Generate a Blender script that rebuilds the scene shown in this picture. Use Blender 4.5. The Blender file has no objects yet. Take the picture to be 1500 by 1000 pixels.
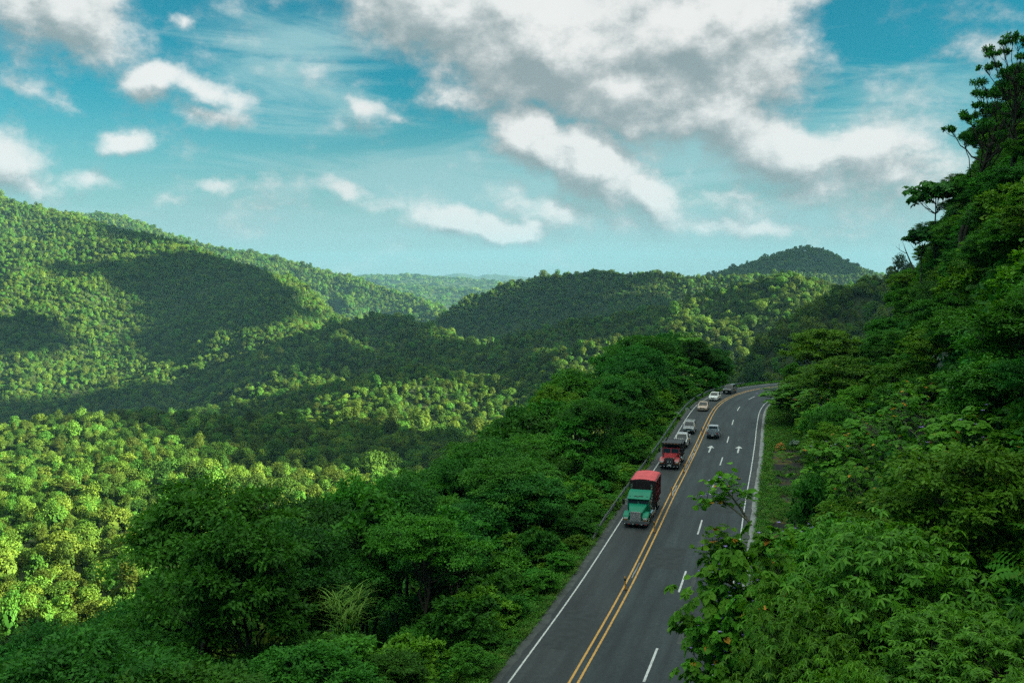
# A jungle mountain road with trucks and cars, a forested valley to the left and a cliff of plants to the right.
import bpy, bmesh, math, random
import numpy as np
from mathutils import Vector, Matrix, Euler

SC = bpy.context.scene
COL = SC.collection
R = math.radians
rng = np.random.default_rng(7)
H_CAM = 24.0
FPX = 1400.0                      # focal length in pixels of a 1500 px wide frame
PITCH = math.atan(100 / 1400)

# ------------------------------------------------------------------ render / view settings
SC.render.engine = 'CYCLES'
SC.view_settings.view_transform = 'Standard'
SC.view_settings.look = 'None'
SC.view_settings.exposure = 2.75
SC.view_settings.gamma = 1.0
SC.view_settings.use_curve_mapping = False
cy = SC.cycles
cy.max_bounces = 5; cy.diffuse_bounces = 3; cy.glossy_bounces = 2
cy.transmission_bounces = 4; cy.transparent_max_bounces = 6; cy.volume_bounces = 0
cy.caustics_reflective = False; cy.caustics_refractive = False
cy.sample_clamp_indirect = 4.0
cy.use_denoising = False
cy.use_adaptive_sampling = False

# ------------------------------------------------------------------ camera
cam_d = bpy.data.cameras.new('camera')
cam = bpy.data.objects.new('camera', cam_d)
COL.objects.link(cam)
cam_d.sensor_width = 36.0
cam_d.lens = 36.0 * FPX / 1500.0
cam_d.clip_start = 0.5
cam_d.clip_end = 120000
cam.location = (0, 0, H_CAM)
cam.rotation_euler = (R(90) - PITCH, 0, 0)
SC.camera = cam

def at(px, py, y):
    """World point at forward distance y on the line of sight of a photograph pixel (used to estimate where things stand)."""
    a = (px - 750) / FPX; b = -(py - 500) / FPX
    d = np.array([a, math.cos(PITCH) + b * math.sin(PITCH), -math.sin(PITCH) + b * math.cos(PITCH)])
    return np.array([0, 0, H_CAM]) + d * (y / d[1])

def pix(P):
    """Photograph pixel of world points."""
    P = np.asarray(P, float) - np.array([0, 0, H_CAM])
    f = P[..., 1] * math.cos(PITCH) - P[..., 2] * math.sin(PITCH)
    u = P[..., 1] * math.sin(PITCH) + P[..., 2] * math.cos(PITCH)
    f = np.maximum(f, 1e-3)
    return 750 + FPX * P[..., 0] / f, 500 - FPX * u / f

# ------------------------------------------------------------------ tagging helpers
def tag(o, label=None, cat=None, group=None, kind=None):
    if label: o['label'] = label
    if cat: o['category'] = cat
    if group: o['group'] = group
    if kind: o['kind'] = kind
    return o

def empty(name, loc, rz=0.0):
    o = bpy.data.objects.new(name, None)
    o.empty_display_size = 0.2
    COL.objects.link(o); o.location = loc; o.rotation_euler = (0, 0, rz)
    return o

def link(name, me, parent=None, mats=None):
    o = bpy.data.objects.new(name, me)
    COL.objects.link(o)
    if parent is not None: o.parent = parent
    if mats is not None:
        for m in (mats if isinstance(mats, (list, tuple)) else [mats]): me.materials.append(m)
    return o

# ------------------------------------------------------------------ numpy noise
_perm = np.random.default_rng(3).random((256, 256)).astype(np.float64)
def vnoise(x, y):
    xi = np.floor(x).astype(np.int64); yi = np.floor(y).astype(np.int64)
    fx = x - xi; fy = y - yi
    fx = fx * fx * fx * (fx * (fx * 6 - 15) + 10); fy = fy * fy * fy * (fy * (fy * 6 - 15) + 10)
    a = _perm[xi & 255, yi & 255]; b = _perm[(xi + 1) & 255, yi & 255]
    c = _perm[xi & 255, (yi + 1) & 255]; d = _perm[(xi + 1) & 255, (yi + 1) & 255]
    return (a * (1 - fx) + b * fx) * (1 - fy) + (c * (1 - fx) + d * fx) * fy
def fbm(x, y, o=4):
    s = 0; a = 0.5
    for i in range(o):
        s = s + a * (vnoise(x + 17.3 * i, y - 9.1 * i) * 2 - 1); a *= 0.5; x = x * 2.03; y = y * 2.03
    return s
def ridged(x, y, o=3):
    s = 0; a = 0.6
    for i in range(o):
        s = s + a * (1 - np.abs(vnoise(x + 31.7 * i, y + 5.3 * i) * 2 - 1)); a *= 0.5; x = x * 2.1; y = y * 2.1
    return s

# ------------------------------------------------------------------ the road's centre line (double yellow line)
CL = np.array([(-120, -345), (-75, -200), (-32, -60), (-13.3, 0), (3.6, 54.6), (8.4, 70.3), (13.0, 86.5), (17.3, 102), (21.4, 116.3),
               (26.5, 134.5), (31.7, 153.5), (36.2, 168.9), (40.3, 179.9), (44.9, 189.0), (49.3, 195.3), (54.6, 200.5),
               (62, 205.5), (72, 209.5), (85, 213.5), (130, 223), (240, 246), (420, 280)], float)
def catmull(P, n=12):
    out = []
    for i in range(len(P) - 1):
        p0 = P[max(i - 1, 0)]; p1 = P[i]; p2 = P[i + 1]; p3 = P[min(i + 2, len(P) - 1)]
        # centripetal style tangents so that uneven spacing stays smooth
        d1 = np.linalg.norm(p2 - p1)
        m1 = (p2 - p0) / max(np.linalg.norm(p2 - p1) + np.linalg.norm(p1 - p0), 1e-6) * d1 if i > 0 else (p2 - p1)
        m2 = (p3 - p1) / max(np.linalg.norm(p3 - p2) + np.linalg.norm(p2 - p1), 1e-6) * d1 if i < len(P) - 2 else (p2 - p1)
        for k in range(n):
            t = k / n
            out.append((2*t**3 - 3*t**2 + 1) * p1 + (t**3 - 2*t**2 + t) * m1 + (-2*t**3 + 3*t**2) * p2 + (t**3 - t**2) * m2)
    out.append(P[-1])
    return np.array(out)
CD = catmull(CL)
for _ in range(6): CD[1:-1] = 0.25 * CD[:-2] + 0.5 * CD[1:-1] + 0.25 * CD[2:]
CS = np.concatenate([[0], np.cumsum(np.linalg.norm(np.diff(CD, axis=0), axis=1))])
S0 = np.interp(0, CD[:, 1], CS)                # arc length where the camera stands
def road_at(s, o=0.0):
    """World xy, heading at arc length s (0 abeam of the camera) and offset o (right positive)."""
    s = np.asarray(s, float) + S0
    x = np.interp(s, CS, CD[:, 0]); y = np.interp(s, CS, CD[:, 1])
    x2 = np.interp(s + 1.5, CS, CD[:, 0]); y2 = np.interp(s + 1.5, CS, CD[:, 1])
    x1 = np.interp(s - 1.5, CS, CD[:, 0]); y1 = np.interp(s - 1.5, CS, CD[:, 1])
    h = np.arctan2(y2 - y1, x2 - x1)
    return x + np.sin(h) * o, y - np.cos(h) * o, h
def s_of_y(y):
    return float(np.interp(y, CD[:, 1], CS) - S0)
def road_coords(X, Y):
    X = np.asarray(X, float).ravel(); Y = np.asarray(Y, float).ravel()
    best = np.full(X.shape, 1e18); off = np.zeros(X.shape); ss = np.zeros(X.shape)
    for i in range(0, len(CD) - 1):
        a = CD[i]; d = CD[i + 1] - a; L2 = d @ d
        t = np.clip(((X - a[0]) * d[0] + (Y - a[1]) * d[1]) / L2, 0, 1)
        qx = a[0] + t * d[0] - X; qy = a[1] + t * d[1] - Y
        dd = qx * qx + qy * qy
        m = dd < best
        best[m] = dd[m]
        sg = np.sign(d[1] * (X - a[0]) - d[0] * (Y - a[1]))
        off[m] = (sg * np.sqrt(dd))[m]
        ss[m] = (CS[i] + t * math.sqrt(L2))[m] - S0
    return ss, off

# ------------------------------------------------------------------ terrain: ridge lines (pixel x, pixel y, distance) estimated from the photograph
TREE = 8.0
RIDGES = {   # name: (points, slope, rounding)
 'left_mountain': ([(-900, 120, 2100), (-300, 195, 2000), (0, 288, 1850), (100, 312, 1800), (180, 331, 1760), (240, 345, 1740), (300, 364, 1700), (345, 386, 1620), (385, 424, 1500), (425, 458, 1420), (458, 486, 1360)], .52, 30),
 'spur_knoll': ([(458, 486, 1360), (500, 472, 1290), (555, 458, 1240), (600, 464, 1220), (640, 482, 1200), (690, 512, 1180)], .42, 25),
 'second_mountain': ([(150, 310, 3100), (290, 354, 3000), (400, 377, 2900), (520, 408, 2800), (600, 430, 2700), (690, 470, 2500)], .45, 40),
 'far_plateau': ([(480, 424, 5200), (560, 419, 5100), (640, 421, 5000), (720, 424, 5000), (800, 430, 5000)], .12, 80),
 'far_ridge': ([(380, 408, 6800), (520, 405, 6700), (560, 403, 6600), (600, 402, 6600), (640, 405, 6600), (680, 407, 6600), (730, 413, 6600), (800, 420, 6600)], .15, 80),
 'right_mountain': ([(640, 490, 1720), (670, 462, 1700), (700, 438, 1680), (750, 410, 1660), (800, 405, 1640), (830, 400, 1630), (880, 392, 1620), (920, 396, 1620), (960, 393, 1620), (1010, 403, 1600), (1060, 405, 1600), (1150, 400, 1650)], .62, 20),
 'peak': ([(980, 412, 2400), (1040, 400, 2350), (1090, 384, 2320), (1130, 370, 2300), (1172, 356, 2300), (1200, 360, 2300), (1225, 372, 2300), (1260, 390, 2300), (1330, 420, 2300)], .55, 20),
 'right_spur': ([(690, 524, 1180), (740, 503, 1150), (800, 476, 1120), (860, 462, 1090), (920, 450, 1060), (1000, 436, 1020), (1060, 418, 1000), (1110, 403, 980), (1160, 397, 960), (1220, 412, 930), (1300, 420, 900)], .36, 20),
 'near_right_hill': ([(1130, 500, 560), (1180, 468, 560), (1215, 435, 550), (1250, 403, 545), (1290, 388, 540), (1330, 378, 530), (1420, 355, 520), (1600, 320, 520), (1900, 250, 560)], .95, 12),
 'knoll': ([(540, 560, 930), (590, 537, 900), (630, 537, 880), (680, 560, 850), (725, 598, 820)], .33, 25),
 'near_spur': ([(-500, 640, 740), (-150, 622, 700), (0, 614, 690), (100, 601, 670), (200, 600, 650), (300, 607, 640), (400, 620, 620), (500, 632, 600), (580, 640, 590), (660, 672, 560)], .22, 40),
}
def seg_dist(X, Y, P):
    """Greatest of (height - slope falloff) over the ridge's segments."""
    best = np.full(X.shape, -1e9)
    return best
RN = list(RIDGES)
def ridge_heights(X, Y):
    out = []
    for n in RN:
        pts, sl, rd = RIDGES[n]
        W = np.array([at(*p) for p in pts]); W[:, 2] -= TREE
        best = np.full(X.shape, -1e9)
        for i in range(len(W) - 1):
            a = W[i]; d = W[i + 1] - a; L2 = d[0]**2 + d[1]**2
            t = np.clip(((X - a[0]) * d[0] + (Y - a[1]) * d[1]) / L2, 0, 1)
            r = np.hypot(a[0] + t * d[0] - X, a[1] + t * d[1] - Y)
            h = a[2] + t * d[2] - sl * r * r / (r + rd)
            best = np.maximum(best, h)
        out.append(best)
    return np.array(out)
def smoothstep(a, b, x):
    t = np.clip((x - a) / (b - a), 0, 1); return t * t * (3 - 2 * t)
def terrain(X, Y, want_dom=False):
    shp = np.shape(X)
    X = np.asarray(X, float).ravel(); Y = np.asarray(Y, float).ravel()
    r = np.hypot(X, Y)
    RH = ridge_heights(X, Y)
    dom = RH.argmax(0)
    k = 7.0
    mx = RH.max(0)
    base = -78 + 7 * fbm(X / 130, Y / 130, 3)                       # the rolling valley floor in front
    base = base - smoothstep(520, 850, r) * 75 - smoothstep(2500, 5200, r) * 40 + smoothstep(7500, 13000, r) * 190
    base = np.where((X > -60), base - smoothstep(-60, 60, X) * smoothstep(300, 420, r) * 25, base)
    allh = np.vstack([RH, base[None]])
    M = allh.max(0)
    h = M + k * np.log(np.exp(np.clip((allh - M) / k, -50, 0)).sum(0))
    depth = np.clip((mx - base) , 0, None)
    amp = smoothstep(0, 60, np.abs(h - mx) + 8) * 0 + 1
    crest = np.zeros_like(h)
    # gullies and spurs on the mountain sides, fading out at the crests so the skylines stay
    for n, hh in zip(RN, RH): pass
    g = (ridged(X / 250 + 3.1, Y / 250, 3) - 0.75) * 98 + fbm(X / 60, Y / 60, 3) * 9
    far = smoothstep(350, 900, r)
    slopepos = smoothstep(0, 55, CREST(X, Y, RH, h))
    h = h + g * far * (0.12 + 0.88 * slopepos) + fbm(X / 28, Y / 28, 2) * 3.0 * smoothstep(150, 300, r)
    # the road's own ridge and the cliff at its right
    near = (np.abs(X) < 1200) & (Y < 900) & (Y > -900)
    hr = np.full(h.shape, -500.0)
    if near.any():
        s, o = road_coords(X[near], Y[near])
        tl = np.maximum(-o - 5.2, 0); tr = np.maximum(o - 9.4, 0)
        wob = fbm(s / 18, o / 18, 3)
        left = -(0.62 * tl * tl / (tl + 2.5)) + wob * np.minimum(tl * .12, 3)
        back = 9.5 * smoothstep(70, 150, s) - 1.0 * smoothstep(60, 20, s)          # the cliff stands farther back toward the bend
        steep = np.maximum(tr - 5.6 - back - 1.6 * fbm(s / 9, s * 0 + 2.2, 2), 0)
        bank = np.clip(tr - 5.6, 0, np.maximum(back, 0.01)) * .42
        z1 = 2.15 * steep * steep / (steep + 1.2)
        z1 = np.where(z1 > 62, 62 + (z1 - 62) * (0.45 + .75 * smoothstep(130, 190, s)), z1)
        cr = CREST_H + 9 * fbm(s / 120, s * 0, 2) + 100 * smoothstep(120, 220, s)  # unseen crest raised past the bend, shaped to keep it in shade
        z1 = np.where(z1 > cr, cr - np.minimum((z1 - cr) * .3, 120), z1)
        right = 0.03 * tr + z1 + bank + wob * np.clip(z1 * .12, 0, 3.5)
        zz = np.where(o < 0, left, right)
        zz = np.where((o > -5.2) & (o < 9.4), 0, zz) - 0.14
        hr[near] = zz
        onroad = np.zeros(h.shape, bool); onroad[np.where(near)[0][(o > -8) & (o < 11)]] = True
    else:
        onroad = np.zeros(h.shape, bool)
    dom = np.where(hr > h, len(RN), np.where(base > mx, len(RN) + 1, dom))
    M = np.maximum(h, hr)
    hh = M + 4.0 * np.log(np.exp(np.clip((h - M) / 4, -50, 0)) + np.exp(np.clip((hr - M) / 4, -50, 0)))
    h = np.where(onroad, hr, np.where(hr > h + 25, hr, hh))
    h = h.reshape(shp)
    return (h, dom.reshape(shp)) if want_dom else h
def CREST(X, Y, RH, h):
    """Metres below the crest of the ridge that dominates here."""
    top = np.array([max(at(*p)[2] for p in RIDGES[n][0]) for n in RN])
    out = np.full(X.shape, 1e9)
    for i, n in enumerate(RN):
        pts, sl, rd = RIDGES[n]
        W = np.array([at(*p) for p in pts])
        best = np.full(X.shape, 1e9)
        for j in range(len(W) - 1):
            a = W[j]; d = W[j + 1] - a; L2 = d[0]**2 + d[1]**2
            t = np.clip(((X - a[0]) * d[0] + (Y - a[1]) * d[1]) / L2, 0, 1)
            best = np.minimum(best, np.hypot(a[0] + t * d[0] - X, a[1] + t * d[1] - Y))
        out = np.where(RH[i] > h - 25, np.minimum(out, best * sl), out)
    return np.minimum(out, 1e4)
CREST_H = 64.0

# ------------------------------------------------------------------ materials
def nodes(name):
    m = bpy.data.materials.new(name); m.use_nodes = True
    nt = m.node_tree; b = nt.nodes['Principled BSDF']
    return m, nt, b
def N(nt, t, **kw):
    n = nt.nodes.new(t)
    for k, v in kw.items(): setattr(n, k, v)
    return n
def ramp(nt, stops, fac=None, mode='LINEAR'):
    n = N(nt, 'ShaderNodeValToRGB'); cr = n.color_ramp; cr.interpolation = mode
    while len(cr.elements) < len(stops): cr.elements.new(0.5)
    for e, (p, c) in zip(cr.elements, stops): e.position = p; e.color = (*c, 1)
    if fac is not None: nt.links.new(fac, n.inputs[0])
    return n
def noise(nt, scale, detail=4, vec=None, rough=0.55):
    n = N(nt, 'ShaderNodeTexNoise'); n.inputs['Scale'].default_value = scale; n.inputs['Detail'].default_value = detail
    n.inputs['Roughness'].default_value = rough
    if vec is not None: nt.links.new(vec, n.inputs['Vector'])
    return n
def mixc(nt, a, b, fac, blend='MIX'):
    n = N(nt, 'ShaderNodeMix', data_type='RGBA', blend_type=blend)
    for sock, v in ((n.inputs[6], a), (n.inputs[7], b), (n.inputs[0], fac)):
        if hasattr(v, 'links') or isinstance(v, bpy.types.NodeSocket): nt.links.new(v, sock)
        elif isinstance(v, tuple): sock.default_value = (*v, 1)
        else: sock.default_value = v
    return n.outputs[2]
def plain(name, col, rough=0.6, metal=0.0, spec=0.4, var=0.12, scale=3.0, coat=0.0):
    m, nt, b = nodes(name)
    tc = N(nt, 'ShaderNodeTexCoord')
    n = noise(nt, scale, 5, tc.outputs['Object'])
    r = ramp(nt, [(0.3, tuple(c * (1 - var) for c in col)), (0.7, tuple(min(1, c * (1 + var)) for c in col))], n.outputs['Fac'])
    nt.links.new(r.outputs[0], b.inputs['Base Color'])
    b.inputs['Roughness'].default_value = rough; b.inputs['Metallic'].default_value = metal
    b.inputs['Specular IOR Level'].default_value = spec
    b.inputs['Coat Weight'].default_value = coat
    return m

def leaf_mat(name, stops, trans=0.35, rough=0.55, spec=0.14, patch=None, mode='LINEAR', hue=(.488, .508), val=(.72, 1.35)):
    """Foliage: leaf-to-leaf colour from the 'tint' attribute, tree-to-tree from the object's random number."""
    m, nt, b = nodes(name)
    at_ = N(nt, 'ShaderNodeAttribute', attribute_name='tint')
    oi = N(nt, 'ShaderNodeObjectInfo')
    r = ramp(nt, stops, at_.outputs['Fac'], mode)
    hs = N(nt, 'ShaderNodeHueSaturation')
    mr = N(nt, 'ShaderNodeMapRange'); mr.inputs[3].default_value, mr.inputs[4].default_value = hue
    nt.links.new(oi.outputs['Random'], mr.inputs[0]); nt.links.new(mr.outputs[0], hs.inputs['Hue'])
    mr2 = N(nt, 'ShaderNodeMath', operation='FRACT'); mm = N(nt, 'ShaderNodeMath', operation='MULTIPLY'); mm.inputs[1].default_value = 7.13
    nt.links.new(oi.outputs['Random'], mm.inputs[0]); nt.links.new(mm.outputs[0], mr2.inputs[0])
    mr3 = N(nt, 'ShaderNodeMapRange'); mr3.inputs[3].default_value, mr3.inputs[4].default_value = val
    nt.links.new(mr2.outputs[0], mr3.inputs[0]); nt.links.new(mr3.outputs[0], hs.inputs['Value'])
    nt.links.new(r.outputs[0], hs.inputs['Color'])
    col = hs.outputs['Color']
    nt.links.new(col, b.inputs['Base Color'])
    b.inputs['Roughness'].default_value = rough; b.inputs['Specular IOR Level'].default_value = spec
    if trans > 0:
        tr = N(nt, 'ShaderNodeBsdfTranslucent'); mx = N(nt, 'ShaderNodeMixShader'); mx.inputs[0].default_value = trans
        br = mixc(nt, col, (1.0, 1.0, 0.35), 1.0, 'MULTIPLY')
        nt.links.new(br, tr.inputs['Color'])
        nt.links.new(b.outputs[0], mx.inputs[1]); nt.links.new(tr.outputs[0], mx.inputs[2])
        nt.links.new(mx.outputs[0], nt.nodes['Material Output'].inputs['Surface'])
    return m

G = lambda r, g, b: (r, g, b)
MAT = {}
MAT['leaf_dark'] = leaf_mat('leaf_dark', [(0, G(0.016, 0.088, 0.012)), (.6, G(0.027, 0.152, 0.016)), (.93, G(0.058, 0.254, 0.023)), (1, G(0.156, 0.293, 0.029))])
MAT['leaf_mid'] = leaf_mat('leaf_mid', [(0, G(0.022, 0.108, 0.008)), (.6, G(0.043, 0.187, 0.013)), (.93, G(0.081, 0.276, 0.019)), (1, G(0.195, 0.292, 0.032))])
MAT['leaf_yellow'] = leaf_mat('leaf_yellow', [(0, G(0.047, 0.152, 0.009)), (.6, G(0.088, 0.237, 0.012)), (.93, G(0.152, 0.321, 0.021)), (1, G(0.287, 0.304, 0.034))])
MAT['leaf_bright'] = leaf_mat('leaf_bright', [(0, G(.028, .13, .006)), (.6, G(.075, .26, .012)), (1, G(.17, .42, .03))], rough=.45, spec=.2, hue=(.485, .50))
MAT['leaf_old'] = leaf_mat('leaf_old', [(0, G(0.039, 0.143, 0.009)), (.6, G(0.077, 0.242, 0.013)), (.962, G(0.132, 0.330, 0.022)), (.968, G(0.550, 0.209, 0.022)), (1, G(0.600, 0.264, 0.033))])
MAT['leaf_brown'] = leaf_mat('leaf_brown', [(0, G(.05, .055, .010)), (.6, G(.10, .080, .015)), (1, G(.15, .12, .03))])
MAT['leaf_grey'] = leaf_mat('leaf_grey', [(0, G(0.038, 0.083, 0.045)), (.6, G(0.068, 0.128, 0.075)), (1, G(0.120, 0.180, 0.112))], trans=.15, rough=.35, spec=.5)
MAT['forest'] = leaf_mat('forest', [(0, G(0.026, 0.083, 0.009)), (.5, G(0.054, 0.133, 0.013)), (.9, G(0.095, 0.186, 0.020)), (1, G(0.165, 0.186, 0.056))], trans=.2, spec=.08, rough=.7, hue=(.452, .515), val=(.42, 1.6))
MAT['fern'] = leaf_mat('fern', [(0, G(0.022, 0.119, 0.008)), (1, G(0.084, 0.252, 0.021))])
MAT['cane'] = leaf_mat('cane', [(0, G(0.058, 0.169, 0.016)), (1, G(0.143, 0.273, 0.039))])
MAT['flower'] = plain('flower', (.28, .20, .55), .6)
MAT['orange_leaf'] = plain('orange_leaf', (.50, .18, .02), .6)
MAT['bark'] = plain('bark', (.055, .045, .035), .9, var=.4, scale=6, spec=.1)
MAT['bark_pale'] = plain('bark_pale', (.16, .14, .11), .9, var=.3, scale=6, spec=.1)

def ground_mat():
    m, nt, b = nodes('forest_floor')
    g = N(nt, 'ShaderNodeNewGeometry')
    n1 = noise(nt, .12, 6, g.outputs['Position']); n2 = noise(nt, 1.2, 5, g.outputs['Position'])
    r1 = ramp(nt, [(.3, G(.014, .035, .008)), (.55, G(.025, .060, .010)), (.75, G(.045, .060, .018))], n1.outputs['Fac'])
    c = mixc(nt, r1.outputs[0], G(.02, .018, .012), n2.outputs['Fac'])
    nt.links.new(c, b.inputs['Base Color']); b.inputs['Roughness'].default_value = 1; b.inputs['Specular IOR Level'].default_value = .1
    return m
MAT['ground'] = ground_mat()

# ------------------------------------------------------------------ world: Nishita sky with clouds laid out by direction and an added overhead fill
SUN_AZ, SUN_EL = R(97), R(21)        # azimuth clockwise from +Y (the view direction)
SUN_DIR = Vector((math.cos(SUN_EL) * math.sin(SUN_AZ), math.cos(SUN_EL) * math.cos(SUN_AZ), math.sin(SUN_EL)))
def dirv(px, py):
    a = (px - 750) / FPX; b = -(py - 500) / FPX
    d = Vector((a, math.cos(PITCH) + b * math.sin(PITCH), -math.sin(PITCH) + b * math.cos(PITCH)))
    return d.normalized()

CLOUDS = [ # centre x, y, half width, half height, tilt (degrees, clockwise positive), strength
 (640, 10, 230, 90, 14, 1.15), (800, 62, 280, 125, 15, 1.5), (990, 52, 250, 120, 8, 1.5), (930, 130, 245, 88, 20, 1.25), (1130, 85, 110, 80, 20, .75),
 (1050, 170, 140, 80, 35, 1.0), (1150, 222, 180, 75, 15, 1.0), (1275, 228, 170, 82, 10, .95), (1190, 285, 230, 60, 5, .65),
 (700, 150, 105, 38, 12, .62), (640, 130, 60, 35, 20, .45), (790, 205, 100, 66, 25, 1.3), (870, 240, 115, 68, 32, 1.35), (945, 275, 90, 52, 35, 1.0),
 (90, 18, 150, 70, 14, 1.05), (150, 30, 80, 55, 35, .8), (15, 240, 70, 70, 25, .95), (60, 275, 75, 42, 35, .8), (125, 265, 60, 24, 0, .5),
 (230, 122, 68, 34, 8, .85), (305, 143, 85, 30, 10, .75), (300, 180, 82, 24, 4, .65), (172, 200, 48, 30, 5, .85), (266, 36, 20, 16, 0, .6),
 (545, 160, 36, 24, 20, .6), (590, 178, 36, 14, 8, .4), (50, 125, 90, 22, 10, .4), (110, 145, 75, 18, 20, .35), (310, 266, 85, 20, 4, .55), (505, 272, 55, 22, 12, .6),
 (250, 285, 50, 16, 0, .4), (650, 322, 90, 34, 8, 1.0), (735, 330, 90, 32, 4, 1.05), (790, 300, 150, 46, 8, .62), (900, 318, 200, 42, 4, .62), (1110, 335, 150, 24, 2, .7),
 (1080, 295, 190, 46, 6, .62), (1340, 150, 90, 60, 20, .32), (1450, 80, 110, 90, 20, .45), (1240, 335, 60, 14, 0, .4), (400, 300, 120, 16, 4, .3), (860, 345, 120, 18, 2, .35), (560, 300, 80, 18, 4, .3),
]
def make_cloud_group():
    g = bpy.data.node_groups.new('cloud_field', 'ShaderNodeTree')
    g.interface.new_socket('Vector', in_out='INPUT', socket_type='NodeSocketVector')
    g.interface.new_socket('Density', in_out='OUTPUT', socket_type='NodeSocketFloat')
    gi = g.nodes.new('NodeGroupInput'); go = g.nodes.new('NodeGroupOutput')
    # billow the outlines: shift the direction by noise
    w1 = noise(g, 9.0, 3, gi.outputs[0]); w1.inputs['Roughness'].default_value = .5
    sub = g.nodes.new('ShaderNodeVectorMath'); sub.operation = 'SUBTRACT'; sub.inputs[1].default_value = (.5, .5, .5)
    g.links.new(w1.outputs['Color'], sub.inputs[0])
    mad = g.nodes.new('ShaderNodeVectorMath'); mad.operation = 'MULTIPLY_ADD'
    mad.inputs[1].default_value = (.055, .055, .04)
    g.links.new(sub.outputs[0], mad.inputs[0]); g.links.new(gi.outputs[0], mad.inputs[2])
    w2 = noise(g, 34.0, 4, gi.outputs[0]); sub2 = g.nodes.new('ShaderNodeVectorMath'); sub2.operation = 'SUBTRACT'; sub2.inputs[1].default_value = (.5, .5, .5)
    g.links.new(w2.outputs['Color'], sub2.inputs[0])
    mad2 = g.nodes.new('ShaderNodeVectorMath'); mad2.operation = 'MULTIPLY_ADD'; mad2.inputs[1].default_value = (.03, .03, .024)
    g.links.new(sub2.outputs[0], mad2.inputs[0]); g.links.new(mad.outputs[0], mad2.inputs[2]); mad = mad2
    acc = None
    for (cx, cyy, hw, hh, tilt, st) in CLOUDS:
        c = dirv(cx, cyy)
        right = Vector((c.y, -c.x, 0)).normalized(); up = right.cross(c)
        t = R(tilt)
        ax = right * math.cos(t) - up * math.sin(t); ay = right * math.sin(t) + up * math.cos(t)
        # rows: ax/hw, ay/hh ; a Mapping node of type TEXTURE undoes location, rotation, scale
        Rm = Matrix((ax, ay, c)).transposed()
        mp = g.nodes.new('ShaderNodeMapping'); mp.vector_type = 'TEXTURE'
        mp.inputs['Location'].default_value = c
        mp.inputs['Rotation'].default_value = Rm.to_euler('XYZ')
        k = 1.06
        mp.inputs['Scale'].default_value = (hw * k / FPX, hh * k / FPX, 1.2)
        g.links.new(mad.outputs[0], mp.inputs['Vector'])
        gr = g.nodes.new('ShaderNodeTexGradient'); gr.gradient_type = 'SPHERICAL'
        g.links.new(mp.outputs[0], gr.inputs[0])
        mu = g.nodes.new('ShaderNodeMath'); mu.operation = 'MULTIPLY'; mu.inputs[1].default_value = st
        g.links.new(gr.outputs['Fac'], mu.inputs[0])
        if acc is None: acc = mu.outputs[0]
        else:
            mxn = g.nodes.new('ShaderNodeMath'); mxn.operation = 'SMOOTH_MAX'; mxn.inputs[2].default_value = .18
            g.links.new(acc, mxn.inputs[0]); g.links.new(mu.outputs[0], mxn.inputs[1]); acc = mxn.outputs[0]
    sc = g.nodes.new('ShaderNodeVectorMath'); sc.operation = 'MULTIPLY'; sc.inputs[1].default_value = (1, 1, 1.5)
    g.links.new(gi.outputs[0], sc.inputs[0])
    d1 = noise(g, 17.0, 11, sc.outputs[0], .62)
    a = g.nodes.new('ShaderNodeMath'); a.operation = 'SUBTRACT'; a.inputs[1].default_value = .5
    g.links.new(d1.outputs['Fac'], a.inputs[0])
    b = g.nodes.new('ShaderNodeMath'); b.operation = 'MULTIPLY_ADD'; b.inputs[1].default_value = 1.25
    g.links.new(a.outputs[0], b.inputs[0]); g.links.new(acc, b.inputs[2])
    g.links.new(b.outputs[0], go.inputs[0])
    return g

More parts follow.
